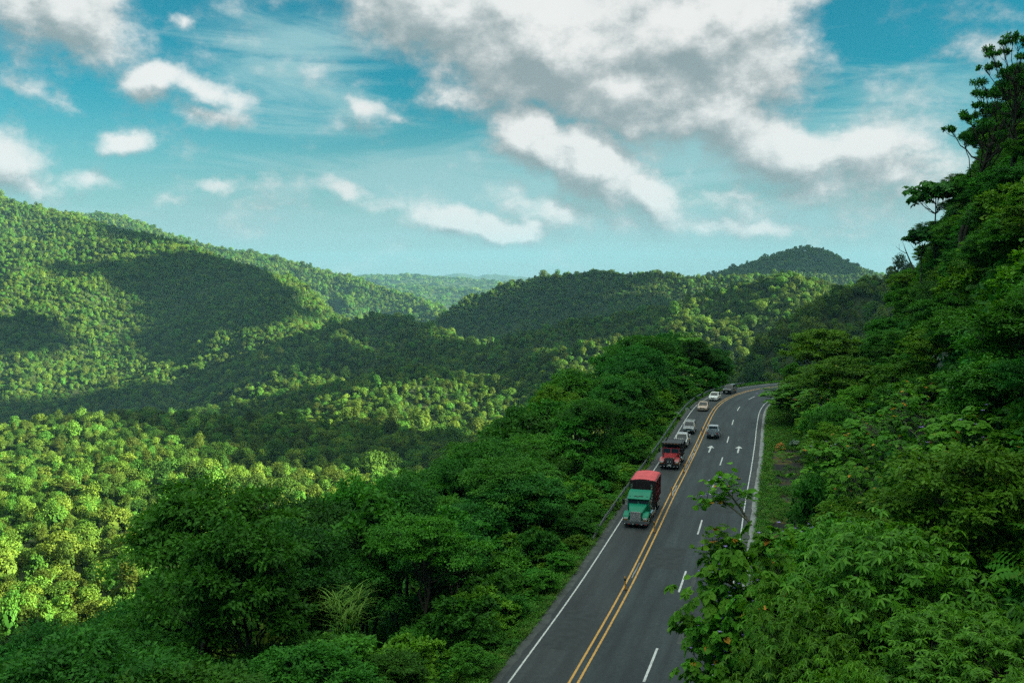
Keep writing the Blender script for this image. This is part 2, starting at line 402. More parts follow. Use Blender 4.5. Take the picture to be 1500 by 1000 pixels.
def make_world():
    w = bpy.data.worlds.new('World'); SC.world = w; w.use_nodes = True
    nt = w.node_tree; bg = nt.nodes['Background']
    L = nt.links.new
    sky = N(nt, 'ShaderNodeTexSky', sky_type='NISHITA'); sky.sun_disc = False
    sky.sun_elevation = SUN_EL; sky.sun_rotation = SUN_AZ
    sky.altitude = 600; sky.air_density = 1.0; sky.dust_density = .6; sky.ozone_density = 1.0
    tint = mixc(nt, sky.outputs[0], G(*SKY_TINT), 1.0, 'MULTIPLY')
    tc = N(nt, 'ShaderNodeTexCoord')
    d = tc.outputs['Generated']
    grp = make_cloud_group()
    g1 = N(nt, 'ShaderNodeGroup'); g1.node_tree = grp; L(d, g1.inputs[0])
    g2 = N(nt, 'ShaderNodeGroup'); g2.node_tree = grp
    off = N(nt, 'ShaderNodeVectorMath', operation='ADD'); off.inputs[1].default_value = (.006, 0, .020)
    L(d, off.inputs[0]); L(off.outputs[0], g2.inputs[0])
    # cover
    cov = N(nt, 'ShaderNodeMapRange', interpolation_type='SMOOTHSTEP'); cov.inputs[1].default_value = .10; cov.inputs[2].default_value = .68
    L(g1.outputs[0], cov.inputs[0])
    # lit tops: thinner toward the light
    dif = N(nt, 'ShaderNodeMath', operation='SUBTRACT'); L(g1.outputs[0], dif.inputs[0]); L(g2.outputs[0], dif.inputs[1])
    lit = N(nt, 'ShaderNodeMapRange', interpolation_type='SMOOTHSTEP'); lit.inputs[1].default_value = -.42; lit.inputs[2].default_value = .36
    L(dif.outputs[0], lit.inputs[0])
    soft = noise(nt, 5.0, 4, d)
    lit2 = N(nt, 'ShaderNodeMath', operation='MULTIPLY_ADD'); lit2.inputs[1].default_value = .5; lit2.inputs[2].default_value = -.25
    L(soft.outputs['Fac'], lit2.inputs[0])
    lit3 = N(nt, 'ShaderNodeMath', operation='ADD', use_clamp=True); L(lit.outputs[0], lit3.inputs[0]); L(lit2.outputs[0], lit3.inputs[1])
    ccol = ramp(nt, [(0, CLOUD_DARK), (.5, CLOUD_MID), (1, CLOUD_LIT)], lit3.outputs[0])
    # high thin streaks
    sc = N(nt, 'ShaderNodeMapping'); sc.inputs['Rotation'].default_value = (0, R(-12), 0); sc.inputs['Scale'].default_value = (5, 5, 34)
    L(d, sc.inputs['Vector'])
    wn = noise(nt, 1.0, 8, sc.outputs[0], .62); wn.inputs['Distortion'].default_value = .8
    acc = None
    for (cx, cyy, hw, hh, st) in [(430, 95, 190, 130, 1.0), (330, 60, 120, 60, .5), (640, 275, 420, 90, 1.15), (1010, 235, 200, 60, 1.1), (1290, 165, 220, 80, .9), (420, 325, 600, 70, 1.0), (1000, 330, 700, 60, 1.0), (700, 372, 700, 26, .8), (120, 300, 300, 70, .5), (560, 130, 160, 60, .45)]:
        c = dirv(cx, cyy); right = Vector((c.y, -c.x, 0)).normalized(); up = right.cross(c)
        mp = N(nt, 'ShaderNodeMapping', vector_type='TEXTURE')
        mp.inputs['Location'].default_value = c; mp.inputs['Rotation'].default_value = Matrix((right, up, c)).transposed().to_euler('XYZ')
        mp.inputs['Scale'].default_value = (hw * 1.3 / FPX, hh * 1.3 / FPX, 1.2)
        L(d, mp.inputs['Vector'])
        gr = N(nt, 'ShaderNodeTexGradient', gradient_type='SPHERICAL'); L(mp.outputs[0], gr.inputs[0])
        mu = N(nt, 'ShaderNodeMath', operation='MULTIPLY'); mu.inputs[1].default_value = st; L(gr.outputs['Fac'], mu.inputs[0])
        if acc is None: acc = mu.outputs[0]
        else:
            mm = N(nt, 'ShaderNodeMath', operation='SMOOTH_MAX'); mm.inputs[2].default_value = .2
            L(acc, mm.inputs[0]); L(mu.outputs[0], mm.inputs[1]); acc = mm.outputs[0]
    ws = N(nt, 'ShaderNodeMath', operation='SUBTRACT'); ws.inputs[1].default_value = .52; L(wn.outputs['Fac'], ws.inputs[0])
    wm = N(nt, 'ShaderNodeMath', operation='MULTIPLY_ADD'); wm.inputs[1].default_value = 1.9; L(ws.outputs[0], wm.inputs[0]); L(acc, wm.inputs[2])
    wr = N(nt, 'ShaderNodeMapRange', interpolation_type='SMOOTHSTEP'); wr.inputs[1].default_value = .28; wr.inputs[2].default_value = 1.0; wr.inputs[4].default_value = .72
    L(wm.outputs[0], wr.inputs[0])
    # pale humid air low over the horizon
    zs = N(nt, 'ShaderNodeSeparateXYZ'); L(d, zs.inputs[0])
    hm = N(nt, 'ShaderNodeMapRange', interpolation_type='SMOOTHSTEP'); hm.inputs[1].default_value = .19; hm.inputs[2].default_value = .0; hm.inputs[4].default_value = .92
    L(zs.outputs[2], hm.inputs[0])
    tint = mixc(nt, tint, MIST, hm.outputs[0])
    c1 = mixc(nt, tint, CIRRUS, wr.outputs[0])
    c2 = mixc(nt, c1, ccol.outputs[0], cov.outputs[0])
    # bright overhead sky out of view, added to lift the shaded foreground
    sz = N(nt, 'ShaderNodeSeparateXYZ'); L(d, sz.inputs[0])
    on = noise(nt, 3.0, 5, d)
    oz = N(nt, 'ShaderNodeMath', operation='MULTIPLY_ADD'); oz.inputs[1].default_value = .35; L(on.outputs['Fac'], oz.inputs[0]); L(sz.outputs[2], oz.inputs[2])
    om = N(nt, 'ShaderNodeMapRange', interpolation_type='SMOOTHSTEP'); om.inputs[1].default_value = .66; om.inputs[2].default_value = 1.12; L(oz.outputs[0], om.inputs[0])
    c2 = mixc(nt, c2, OVERHEAD_FILL, om.outputs[0])
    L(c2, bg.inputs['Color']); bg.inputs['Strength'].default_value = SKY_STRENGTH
    w.cycles.sampling_method = 'MANUAL'; w.cycles.sample_map_resolution = 512
SKY_STRENGTH = 0.067
SKY_TINT = (.010, .20, .205)
k_ = 1.0
CLOUD_LIT = (1.95, 1.98, 1.94); CLOUD_MID = (1.18, 1.29, 1.31); CLOUD_DARK = (.64, .82, .86); CIRRUS = (.85, 1.4, 1.45); MIST = (.92, 1.30, 1.32)
OVERHEAD_FILL = (5.0, 5.6, 5.0)
make_world()

sun_d = bpy.data.lights.new('sun', 'SUN'); sun_d.energy = 5.0; sun_d.angle = R(0.53); sun_d.color = (1, .93, .80)
sun = bpy.data.objects.new('sun', sun_d); COL.objects.link(sun)
sun.rotation_euler = SUN_DIR.to_track_quat('Z', 'Y').to_euler()
sun.location = (200, -100, 400)

# ------------------------------------------------------------------ the ground: one sheet out to the horizon
def build_ground():
    rr = [3.0]
    while rr[-1] < 13800: rr.append(rr[-1] * (1.0145 if rr[-1] < 9000 else 1.08))
    rr = np.array(rr)
    fine = np.arange(-38, 38.01, .17); a1 = np.arange(-180, -38, 3.0); a2 = np.arange(38 + 3, 180, 3.0)
    aa = np.radians(np.concatenate([a1, fine, a2]))
    A, RR = np.meshgrid(aa, rr)
    X = np.sin(A) * RR; Y = np.cos(A) * RR
    Z = terrain(X, Y)
    nr, na = X.shape
    V = np.stack([X, Y, Z], -1).reshape(-1, 3)
    idx = np.arange(nr * na).reshape(nr, na)
    q = np.stack([idx[:-1], np.roll(idx, -1, 1)[:-1], np.roll(idx, -1, 1)[1:], idx[1:]], -1).reshape(-1, 4)
    V = np.vstack([V, [[0, 0, terrain(np.array([0.]), np.array([0.]))[0]]]])
    c = len(V) - 1
    tri = np.stack([np.full(na, c), np.roll(idx[0], -1), idx[0]], -1)
    me = mesh_from(V, [q, tri], 'hills')
    o = link('hills', me, None, MAT['ground'])
    tag(o, 'forested mountain terrain with a deep valley between the ridges', 'terrain', kind='structure')
    for p in (0,): pass
    me.polygons.foreach_set('use_smooth', np.ones(len(me.polygons), bool))
    return o

def mesh_from(V, facelists, name, attrs=None, matidx=None):
    """Mesh from vertex array and a list of (n,k) face arrays."""
    me = bpy.data.meshes.new(name)
    V = np.asarray(V, np.float32)
    me.vertices.add(len(V)); me.vertices.foreach_set('co', V.ravel())
    loops = np.concatenate([np.asarray(f).ravel() for f in facelists]).astype(np.int32)
    sizes = np.concatenate([np.full(len(f), np.asarray(f).shape[1]) for f in facelists]).astype(np.int32)
    starts = np.concatenate([[0], np.cumsum(sizes)[:-1]]).astype(np.int32)
    me.loops.add(len(loops)); me.loops.foreach_set('vertex_index', loops)
    me.polygons.add(len(sizes)); me.polygons.foreach_set('loop_start', starts)
    if matidx is not None: me.polygons.foreach_set('material_index', np.asarray(matidx, np.int32))
    if attrs:
        for n, a in attrs.items():
            at_ = me.attributes.new(n, 'FLOAT', 'POINT'); at_.data.foreach_set('value', np.asarray(a, np.float32))
    me.update(calc_edges=True)
    me.validate()
    return me
build_ground()

# ------------------------------------------------------------------ foliage building blocks
def unit(v):
    return v / np.maximum(np.linalg.norm(v, axis=-1, keepdims=True), 1e-9)
class Leaves:
    """Collects leaf blades; each kind of blade is a small folded polygon of its own."""
    def __init__(s): s.V = []; s.F = {3: [], 4: []}; s.T = []; s.M = {3: [], 4: []}; s.n = 0
    def add(s, P, A, Nn, L, W, tint, shape='diamond', mat=0):
        P = np.asarray(P, float); n = len(P)
        if n == 0: return
        A = unit(A); B = unit(np.cross(Nn, A)); Nn = np.cross(A, B)
        L = np.broadcast_to(np.asarray(L, float), (n,))[:, None]; W = np.broadcast_to(np.asarray(W, float), (n,))[:, None]
        if shape == 'diamond':
            v = [P, P + A * L * .45 + B * W * .5 + Nn * W * .14, P + A * L - Nn * L * .10, P + A * L * .45 - B * W * .5 + Nn * W * .14]
            q = [[0, 1, 2, 3]]; t = []
        elif shape == 'broad':
            v = [P, P + A * L * .22 + B * W * .46 + Nn * W * .10, P + A * L * .68 + B * W * .42 + Nn * W * .04, P + A * L - Nn * L * .12,
                 P + A * L * .68 - B * W * .42 + Nn * W * .04, P + A * L * .22 - B * W * .46 + Nn * W * .10]
            q = [[0, 1, 2, 3], [0, 3, 4, 5]]; t = []
        elif shape == 'blade':          # long arching blade
            v = [P]; 
            for f, w, dz in ((.3, 1, .02), (.62, .85, -.10), (.85, .5, -.26)):
                c = P + A * L * f + Nn * L * dz
                v += [c + B * W * .5 * w, c - B * W * .5 * w]
            v.append(P + A * L * .98 - Nn * L * .46)
            q = [[1, 3, 4, 2], [3, 5, 6, 4]]; t = [[0, 1, 2], [5, 7, 6]]
        k = len(v)
        V = np.stack(v, 1).reshape(-1, 3)
        base = s.n + np.arange(n)[:, None] * k
        for f in q: s.F[4].append(base + np.array(f)[None]); s.M[4].append(np.full(n, mat))
        for f in t: s.F[3].append(base + np.array(f)[None]); s.M[3].append(np.full(n, mat))
        s.V.append(V); s.T.append(np.repeat(np.broadcast_to(np.asarray(tint, float), (n,)), k)); s.n += n * k
    def mesh(s, name):
        fl = []; mi = []
        for k in (4, 3):
            if s.F[k]: fl.append(np.vstack(s.F[k])); mi.append(np.concatenate(s.M[k]))
        return mesh_from(np.vstack(s.V), fl, name, {'tint': np.concatenate(s.T)}, np.concatenate(mi))
class Tubes:
    """Tapered limbs along paths, all joined into one mesh."""
    def __init__(s): s.V = []; s.F = []; s.n = 0
    def add(s, pts, rad, k=6):
        pts = np.asarray(pts, float); m = len(pts)
        rad = np.broadcast_to(np.asarray(rad, float), (m,))
        T = unit(np.gradient(pts, axis=0))
        ref = np.where(np.abs(T[:, 2:3]) > .9, np.array([[1., 0, 0]]), np.array([[0, 0, 1.]]))
        U = unit(np.cross(T, ref)); W = np.cross(T, U)
        a = np.arange(k) * 2 * np.pi / k
        ring = pts[:, None] + rad[:, None, None] * (np.cos(a)[None, :, None] * U[:, None] + np.sin(a)[None, :, None] * W[:, None])
        s.V.append(ring.reshape(-1, 3))
        idx = s.n + np.arange(m * k).reshape(m, k)
        s.F.append(np.stack([idx[:-1], idx[1:], np.roll(idx, -1, 1)[1:], np.roll(idx, -1, 1)[:-1]], -1).reshape(-1, 4))
        s.n += m * k
    def mesh(s, name):
        me = mesh_from(np.vstack(s.V), [np.vstack(s.F)], name)
        me.polygons.foreach_set('use_smooth', np.ones(len(me.polygons), bool))
        return me
def bez(a, b, c, n=6):
    t = np.linspace(0, 1, n)[:, None]
    return (1 - t)**2 * np.asarray(a) + 2 * t * (1 - t) * np.asarray(b) + t**2 * np.asarray(c)
def rand_dir(g, n): return unit(g.normal(size=(n, 3)))

def grow(seed, H, RC, base=.45, lobes=14, lobe_r=.42, flat=.65, clumps=16, clump_r=.75, leaves=26, L=.24, W=.11, trunk=.22, shape='diamond',
         droop=.25, stems=1, kind='clump', yellow=.0, top=None, lean=.0, upper=.55, bare=0.0, tint_lo=0.0, tint_hi=1.0, flowers=0, hang=0.0):
    """A tree: tapered trunk with limbs out to leafy lobes, each lobe a shell of leaf clumps. Returns trunk and crown meshes."""
    g = np.random.default_rng(seed)
    tb = Tubes(); lv = Leaves()
    cz = H * (1 + base) / 2; hz = H * (1 - base) / 2
    stem_tops = []
    for k in range(stems):
        a0 = g.uniform(0, 6.28); d = np.array([math.cos(a0), math.sin(a0), 0])
        spread = (0 if stems == 1 else RC * .35)
        top_p = np.array([0, 0, H * (base + .35 * (1 - base) + .2 * g.uniform(0, 1) * (1 - base))]) + d * (spread + lean * H)
        mid = np.array([0, 0, top_p[2] * .55]) + d * spread * .25 + g.normal(size=3) * .15 * np.array([1, 1, 0]) * H * .1
        path = bez((0, 0, -1.2), mid, top_p, 9)
        path[1:-1] += g.normal(size=(7, 3)) * .012 * H * np.array([1, 1, .3])
        tb.add(path, np.linspace(trunk * 1.15, trunk * .4, 9), 7)
        stem_tops.append(path)
    # lobes on an uneven ellipsoid
    n = lobes
    i = np.arange(n) + .5
    ph = i * 2.39996 + g.uniform(0, 6)
    zc = 1 - (1 + upper) * i / n                          # from the top down to -upper
    rad = np.sqrt(np.clip(1 - zc**2, 0, 1))
    sc = g.uniform(.45, 1.15, n)
    C = np.stack([np.cos(ph) * rad * RC * .72 * sc, np.sin(ph) * rad * RC * .72 * sc, cz + zc * hz * .74 * g.uniform(.75, 1.05, n)], -1)
    C[:, :2] += stem_tops[0][-1][:2] * .6
    for c in C:
        lr = lobe_r * RC * g.uniform(.55, 1.15)
        st = stem_tops[g.integers(len(stem_tops))]
        f = np.clip((c[2] - g.uniform(.12, .3) * H) / st[-1][2], .35, .97)
        j = min(int(f * 8), 8); p0 = st[j]
        mid = (p0 * .45 + c * .55) + np.array([0, 0, -.06 * H])
        limb = bez(p0, mid, c + np.array([0, 0, -lr * flat * .4]), 7)
        limb[1:-1] += g.normal(size=(5, 3)) * .02 * RC
        tb.add(limb, np.linspace(trunk * .42, trunk * .12, 7), 5)
        if g.uniform() < bare: continue
        m = clumps
        u = rand_dir(g, m); u[:, 2] = np.abs(u[:, 2]) * 1.0 - .35 * g.uniform(size=m); u = unit(u)
        cc = c + u * np.array([1, 1, flat]) * lr * g.uniform(.55, 1.08, (m, 1))
        for q in cc[:: max(1, m // 7)]:
            w = limb[-1] * .5 + q * .5 + g.normal(size=3) * .06 * RC
            tb.add(bez(limb[-2], w, q, 5), np.linspace(trunk * .11, trunk * .04, 5), 4)
        if kind == 'clump':
            nl = leaves
            P = np.repeat(cc, nl, 0); out = np.repeat(unit(cc - (c - np.array([0, 0, lr * .4]))), nl, 0)
            r = g.normal(size=P.shape) * clump_r * lr / 2.2 * np.array([.46, .46, .24])
            P = P + r
            P[:, 2] -= hang * np.abs(g.normal(size=len(P)))
            Nn = unit(out * .55 + np.array([0, 0, .75]) + g.normal(size=P.shape) * .38)
            A = unit(out * np.array([1, 1, .2]) + r * .8 + g.normal(size=P.shape) * .6 - np.array([0, 0, droop]))
            tint = np.clip(g.beta(2, 2, len(P)) * .55 + .42 * np.repeat(g.uniform(0, 1, m), nl) , 0, .95)
            y = g.uniform(size=len(P)) < yellow; tint[y] = 1.0
            s = g.uniform(.65, 1.2, len(P))
            lv.add(P, A, Nn, L * s, W * s, tint, shape)
        else:                            # rosettes of leaves at twig ends
            nl = leaves
            for rep in range(3 if kind == 'rosette' else 1):
                q = cc + g.normal(size=cc.shape) * lr * .24 * np.array([1, 1, .6])
                ax = unit(unit(q - (c - np.array([0, 0, lr * .5]))) * .6 + np.array([0, 0, .8]) + g.normal(size=q.shape) * .22)
                ref = unit(np.cross(ax, rand_dir(g, len(q)))); bi = np.cross(ax, ref)
                for k in range(nl):
                    an = 2 * np.pi * k / nl + g.uniform(-.3, .3, len(q))
                    dr = ref * np.cos(an)[:, None] + bi * np.sin(an)[:, None]
                    A = unit(dr + ax * g.uniform(-.35, .25, (len(q), 1)) - np.array([0, 0, droop]))
                    s = g.uniform(.7, 1.15, len(q))
                    tint = np.clip(g.beta(2, 2, len(q)) * .8 + .1, 0, .94)
                    y = g.uniform(size=len(q)) < yellow; tint[y] = 1.0
                    lv.add(q + dr * L * .08, A, ax, L * s, W * s, tint, shape)
            if flowers:
                fq = cc[g.uniform(size=len(cc)) < flowers] + np.array([0, 0, .22])
                for k in range(5):
                    an = k * 1.257; dr = np.tile([math.cos(an), math.sin(an), .5], (len(fq), 1))
                    lv.add(fq, dr, np.tile([0, 0, 1.], (len(fq), 1)), .13, .10, .5, 'diamond', 1)
    return tb.mesh('trunk'), lv.mesh('crown')

# ------------------------------------------------------------------ instanced cover (only for what nobody could count)
def hidden_collection(name, objs):
    c = bpy.data.collections.new(name)
    for o in objs: c.objects.link(o)
    return c
def proto(name, me, mat):
    o = bpy.data.objects.new(name, me)
    for m in (mat if isinstance(mat, (list, tuple)) else [mat]): me.materials.append(m)
    return o
def scatter(name, P, coll, n_protos, scale, rng_, tilt=.08, idx=None, rotz=None):
    """One object whose points carry instances of the collection's plants."""
    n = len(P)
    me = bpy.data.meshes.new(name)
    me.vertices.add(n); me.vertices.foreach_set('co', np.asarray(P, np.float32).ravel())
    rot = np.stack([rng_.normal(size=n) * tilt, rng_.normal(size=n) * tilt, rng_.uniform(0, 6.283, n) if rotz is None else rotz], -1)
    a = me.attributes.new('rot', 'FLOAT_VECTOR', 'POINT'); a.data.foreach_set('vector', rot.astype(np.float32).ravel())
    a = me.attributes.new('scl', 'FLOAT_VECTOR', 'POINT'); a.data.foreach_set('vector', np.asarray(scale, np.float32).ravel())
    a = me.attributes.new('pick', 'INT', 'POINT'); a.data.foreach_set('value', (rng_.integers(0, n_protos, n) if idx is None else idx).astype(np.int32))
    o = link(name, me)
    ng = bpy.data.node_groups.new(name, 'GeometryNodeTree')
    ng.interface.new_socket('Geometry', in_out='INPUT', socket_type='NodeSocketGeometry')
    ng.interface.new_socket('Geometry', in_out='OUTPUT', socket_type='NodeSocketGeometry')
    gi = ng.nodes.new('NodeGroupInput'); go = ng.nodes.new('NodeGroupOutput')
    ip = ng.nodes.new('GeometryNodeInstanceOnPoints'); ci = ng.nodes.new('GeometryNodeCollectionInfo')
    ci.inputs['Collection'].default_value = coll; ci.inputs['Separate Children'].default_value = True; ci.inputs['Reset Children'].default_value = True
    ip.inputs['Pick Instance'].default_value = True
    def na(nm, t):
        x = ng.nodes.new('GeometryNodeInputNamedAttribute'); x.data_type = t; x.inputs['Name'].default_value = nm; return x.outputs['Attribute']
    Lk = ng.links.new
    Lk(gi.outputs[0], ip.inputs['Points']); Lk(ci.outputs[0], ip.inputs['Instance'])
    Lk(na('pick', 'INT'), ip.inputs['Instance Index']); Lk(na('scl', 'FLOAT_VECTOR'), ip.inputs['Scale'])
    e2r = ng.nodes.new('FunctionNodeEulerToRotation'); Lk(na('rot', 'FLOAT_VECTOR'), e2r.inputs[0]); Lk(e2r.outputs[0], ip.inputs['Rotation'])
    Lk(ip.outputs[0], go.inputs[0])
    md = o.modifiers.new('cover', 'NODES'); md.node_group = ng
    return o

def far_crown(seed, r=4.6, h=7.5, lobes=9, per=110, leaf=.75, flat=.8, trunk=False):
    """A small crown for the far forest: lobes covered in leaf sprays over a lumpy dark core."""
    g = np.random.default_rng(seed); lv = Leaves()
    ph = np.arange(lobes) * 2.4 + g.uniform(0, 6); zc = 1 - 1.15 * (np.arange(lobes) + .5) / lobes
    C = np.stack([np.cos(ph) * np.sqrt(1 - zc**2) * r * .62 * g.uniform(.7, 1.1, lobes), np.sin(ph) * np.sqrt(1 - zc**2) * r * .62 * g.uniform(.7, 1.1, lobes), h * .55 + zc * h * .36 * g.uniform(.8, 1.1, lobes)], -1)
    for c in C:
        lr = r * g.uniform(.34, .52)
        u = rand_dir(g, per); u[:, 2] = np.abs(u[:, 2]) - .30; u = unit(u)
        P = c + u * lr * np.array([1, 1, flat]) * g.uniform(.75, 1.1, (per, 1))
        A = unit(np.cross(u, rand_dir(g, per)) + u * .35 - np.array([0, 0, .15]))
        lv.add(P - A * leaf * .4, A, unit(u + np.array([0, 0, .5]) + g.normal(size=u.shape) * .45), leaf * g.uniform(.6, 1.3, per), leaf * .7 * g.uniform(.6, 1.2, per), np.clip(g.beta(2, 2, per) * .6 + .35 * g.uniform(), 0, 1))
    # skirt and core so that no bare ground shows between the crowns
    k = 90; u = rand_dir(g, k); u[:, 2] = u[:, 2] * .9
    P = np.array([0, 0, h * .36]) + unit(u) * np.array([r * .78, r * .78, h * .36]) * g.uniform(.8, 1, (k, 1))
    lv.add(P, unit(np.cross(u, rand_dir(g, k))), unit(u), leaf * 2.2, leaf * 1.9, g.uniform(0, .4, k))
    return lv.mesh('forest_crown')
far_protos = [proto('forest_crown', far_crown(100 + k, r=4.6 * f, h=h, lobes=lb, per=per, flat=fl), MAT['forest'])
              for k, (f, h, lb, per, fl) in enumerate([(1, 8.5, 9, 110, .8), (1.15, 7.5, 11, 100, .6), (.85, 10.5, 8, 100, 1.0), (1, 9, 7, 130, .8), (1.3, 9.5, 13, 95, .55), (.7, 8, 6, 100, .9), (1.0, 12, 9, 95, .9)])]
FC = hidden_collection('forest crowns', far_protos)

def far_forest():
    g = np.random.default_rng(21)
    pts = []
    for (d0, d1, sp, xl) in ((95, 520, 4.7, 1), (520, 1000, 4.5, 1), (1000, 1600, 4.2, 1), (1600, 2400, 4.7, 1), (2400, 3700, 7.0, 1), (3700, 7200, 28.0, 1)):
        y = np.arange(d0, d1, sp); w = d1 * .62 + 60
        x = np.arange(-w, w, sp)
        X, Y = np.meshgrid(x, y); X = X.ravel() + g.uniform(-.5, .5, X.size) * sp; Y = Y.ravel() + g.uniform(-.5, .5, Y.size) * sp
        k = np.abs(X) < (Y * .60 + 40)
        pts.append(np.stack([X[k], Y[k], np.full(k.sum(), sp)], -1))
    P = np.vstack(pts)
    Z, dom = terrain(P[:, 0], P[:, 1], True)
    s, o = road_coords(P[:, 0], P[:, 1])
    keep = ~((o > -48) & (o < 400) & (s < 330) & (P[:, 1] < 420)) 
    keep &= ~((o > -22) & (P[:, 1] < 420))
    P = P[keep]; Z = Z[keep]; dom = dom[keep]; sp = P[:, 2].copy(); 
    # drop what the ground hides from everywhere near the camera
    vis = np.zeros(len(P), bool)
    fr = np.linspace(.03, .97, 60)
    eye = np.array([0, 0, H_CAM + 12])
    mx = np.full(len(P), -1e9)
    for f in fr:
        qx = P[:, 0] * f; qy = P[:, 1] * f
        t = GZ(qx, qy)
        line = eye[2] + (Z + 14 - eye[2]) * f
        mx = np.maximum(mx, t - line)
    vis = mx < 6
    P = P[vis]; Z = Z[vis]; dom = dom[vis]; sp = sp[vis]
    n = len(P)
    base = np.clip(sp * .150, .5, 3.0)
    big = .80 * np.exp(g.normal(size=n) * .30) * (1 + .35 * fbm(P[:, 0] / 40, P[:, 1] / 40, 2))
    big = np.where(g.uniform(size=n) < .02, big * 1.5, big)
    sc = np.stack([base * big * g.uniform(.75, 1.25, n), base * big * g.uniform(.75, 1.25, n), np.minimum(base, 1.5) * big ** .8 * g.uniform(.7, 1.45, n)], -1)
    Pz = np.stack([P[:, 0], P[:, 1], Z - 1.2 + g.normal(size=n) * 1.5], -1)
    groups = {
        'left': ([RN.index('left_mountain'), RN.index('spur_knoll')], 'dense forest cloaking the tall mountain and dark spur on the left'),
        'second': ([RN.index('second_mountain')], 'hazy forest on the long mountain side behind the left mountain'),
        'far': ([RN.index('far_plateau'), RN.index('far_ridge')], 'blue hazy forest on the flat farthest ridges at the valley end'),
        'right': ([RN.index('right_mountain'), RN.index('right_spur')], 'shaded forest on the broad ridge right of the valley gap'),
        'peak': ([RN.index('peak')], 'dark forest on the pointed peak at right'),
        'behind': ([RN.index('near_right_hill')], 'dark forest on the hill behind the cliff and road bend'),
        'knoll': ([RN.index('knoll')], 'forest on the rounded knoll at the middle of the valley'),
    }
    used = np.zeros(n, bool)
    for key, (ids, label) in groups.items():
        m = np.isin(dom, ids); used |= m
        if m.sum() == 0: continue
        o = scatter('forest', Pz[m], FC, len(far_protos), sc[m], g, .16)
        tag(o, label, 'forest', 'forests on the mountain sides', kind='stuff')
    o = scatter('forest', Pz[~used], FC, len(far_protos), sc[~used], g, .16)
    tag(o, 'bright sunlit forest covering the near valley floor at lower left', 'forest', 'forests on the mountain sides', kind='stuff')
    print('far forest', n, file=__import__('sys').stderr)
# a quick lookup of ground height for sight tests
_gx = np.linspace(-2600, 2600, 521); _gy = np.linspace(0, 4400, 441)
_GX, _GY = np.meshgrid(_gx, _gy); _GZ = terrain(_GX, _GY)
def GZ(x, y):
    i = np.clip(((y - _gy[0]) / (_gy[1] - _gy[0])).astype(int), 0, 440); j = np.clip(((x - _gx[0]) / (_gx[1] - _gx[0])).astype(int), 0, 520)
    return _GZ[i, j]
far_forest()

# ------------------------------------------------------------------ air
def haze_box():
    x0, x1, y0, y1, z0, z1 = -14800, 14800, -14800, 14800, -420, 330
    bm = bmesh.new(); bmesh.ops.create_cube(bm, size=1)
    for v in bm.verts: v.co = Vector(((x0 + x1) / 2 + v.co.x * (x1 - x0), (y0 + y1) / 2 + v.co.y * (y1 - y0), (z0 + z1) / 2 + v.co.z * (z1 - z0)))
    me = bpy.data.meshes.new('haze'); bm.to_mesh(me); bm.free()
    m = bpy.data.materials.new('haze'); m.use_nodes = True; nt = m.node_tree
    nt.nodes.remove(nt.nodes['Principled BSDF'])
    v = N(nt, 'ShaderNodeVolumePrincipled'); v.inputs['Color'].default_value = HAZE_COL; v.inputs['Density'].default_value = HAZE_D
    v.inputs['Anisotropy'].default_value = 0.0
    nt.links.new(v.outputs[0], nt.nodes['Material Output'].inputs['Volume'])
    o = link('haze', me, None, m)
    tag(o, 'thin pale blue haze hanging over the valley', 'haze', kind='stuff')
HAZE_COL = (.13, .29, .35, 1); HAZE_D = 0.000068
haze_box()

# ------------------------------------------------------------------ road surfaces and markings
def strip_mesh(name, lanes, z, step=1.0, ucoord=False):
    """Flat ribbons along the road: lanes = [(s0, s1, o0, o1)] (offsets may be functions of s)."""
    V = []; F = []; UV = []
    for (s0, s1, o0, o1) in lanes:
        n = max(2, int((s1 - s0) / step) + 1); s = np.linspace(s0, s1, n)
        fo = lambda o: np.array([o(t) for t in s]) if callable(o) else np.full(n, o)
        A0 = fo(o0); B0 = fo(o1); a = road_at(s, A0); b = road_at(s, B0)
        k = len(V)
        for i in range(n):
            V.append((a[0][i], a[1][i], z)); V.append((b[0][i], b[1][i], z))
            UV.append((A0[i], s[i])); UV.append((B0[i], s[i]))
        F += [(k + 2 * i, k + 2 * i + 1, k + 2 * i + 3, k + 2 * i + 2) for i in range(n - 1)]
    me = bpy.data.meshes.new(name); me.from_pydata(V, [], F); me.update()
    uv = me.uv_layers.new(name='along')
    for l in me.loops: uv.data[l.index].uv = UV[l.vertex_index]
    return me

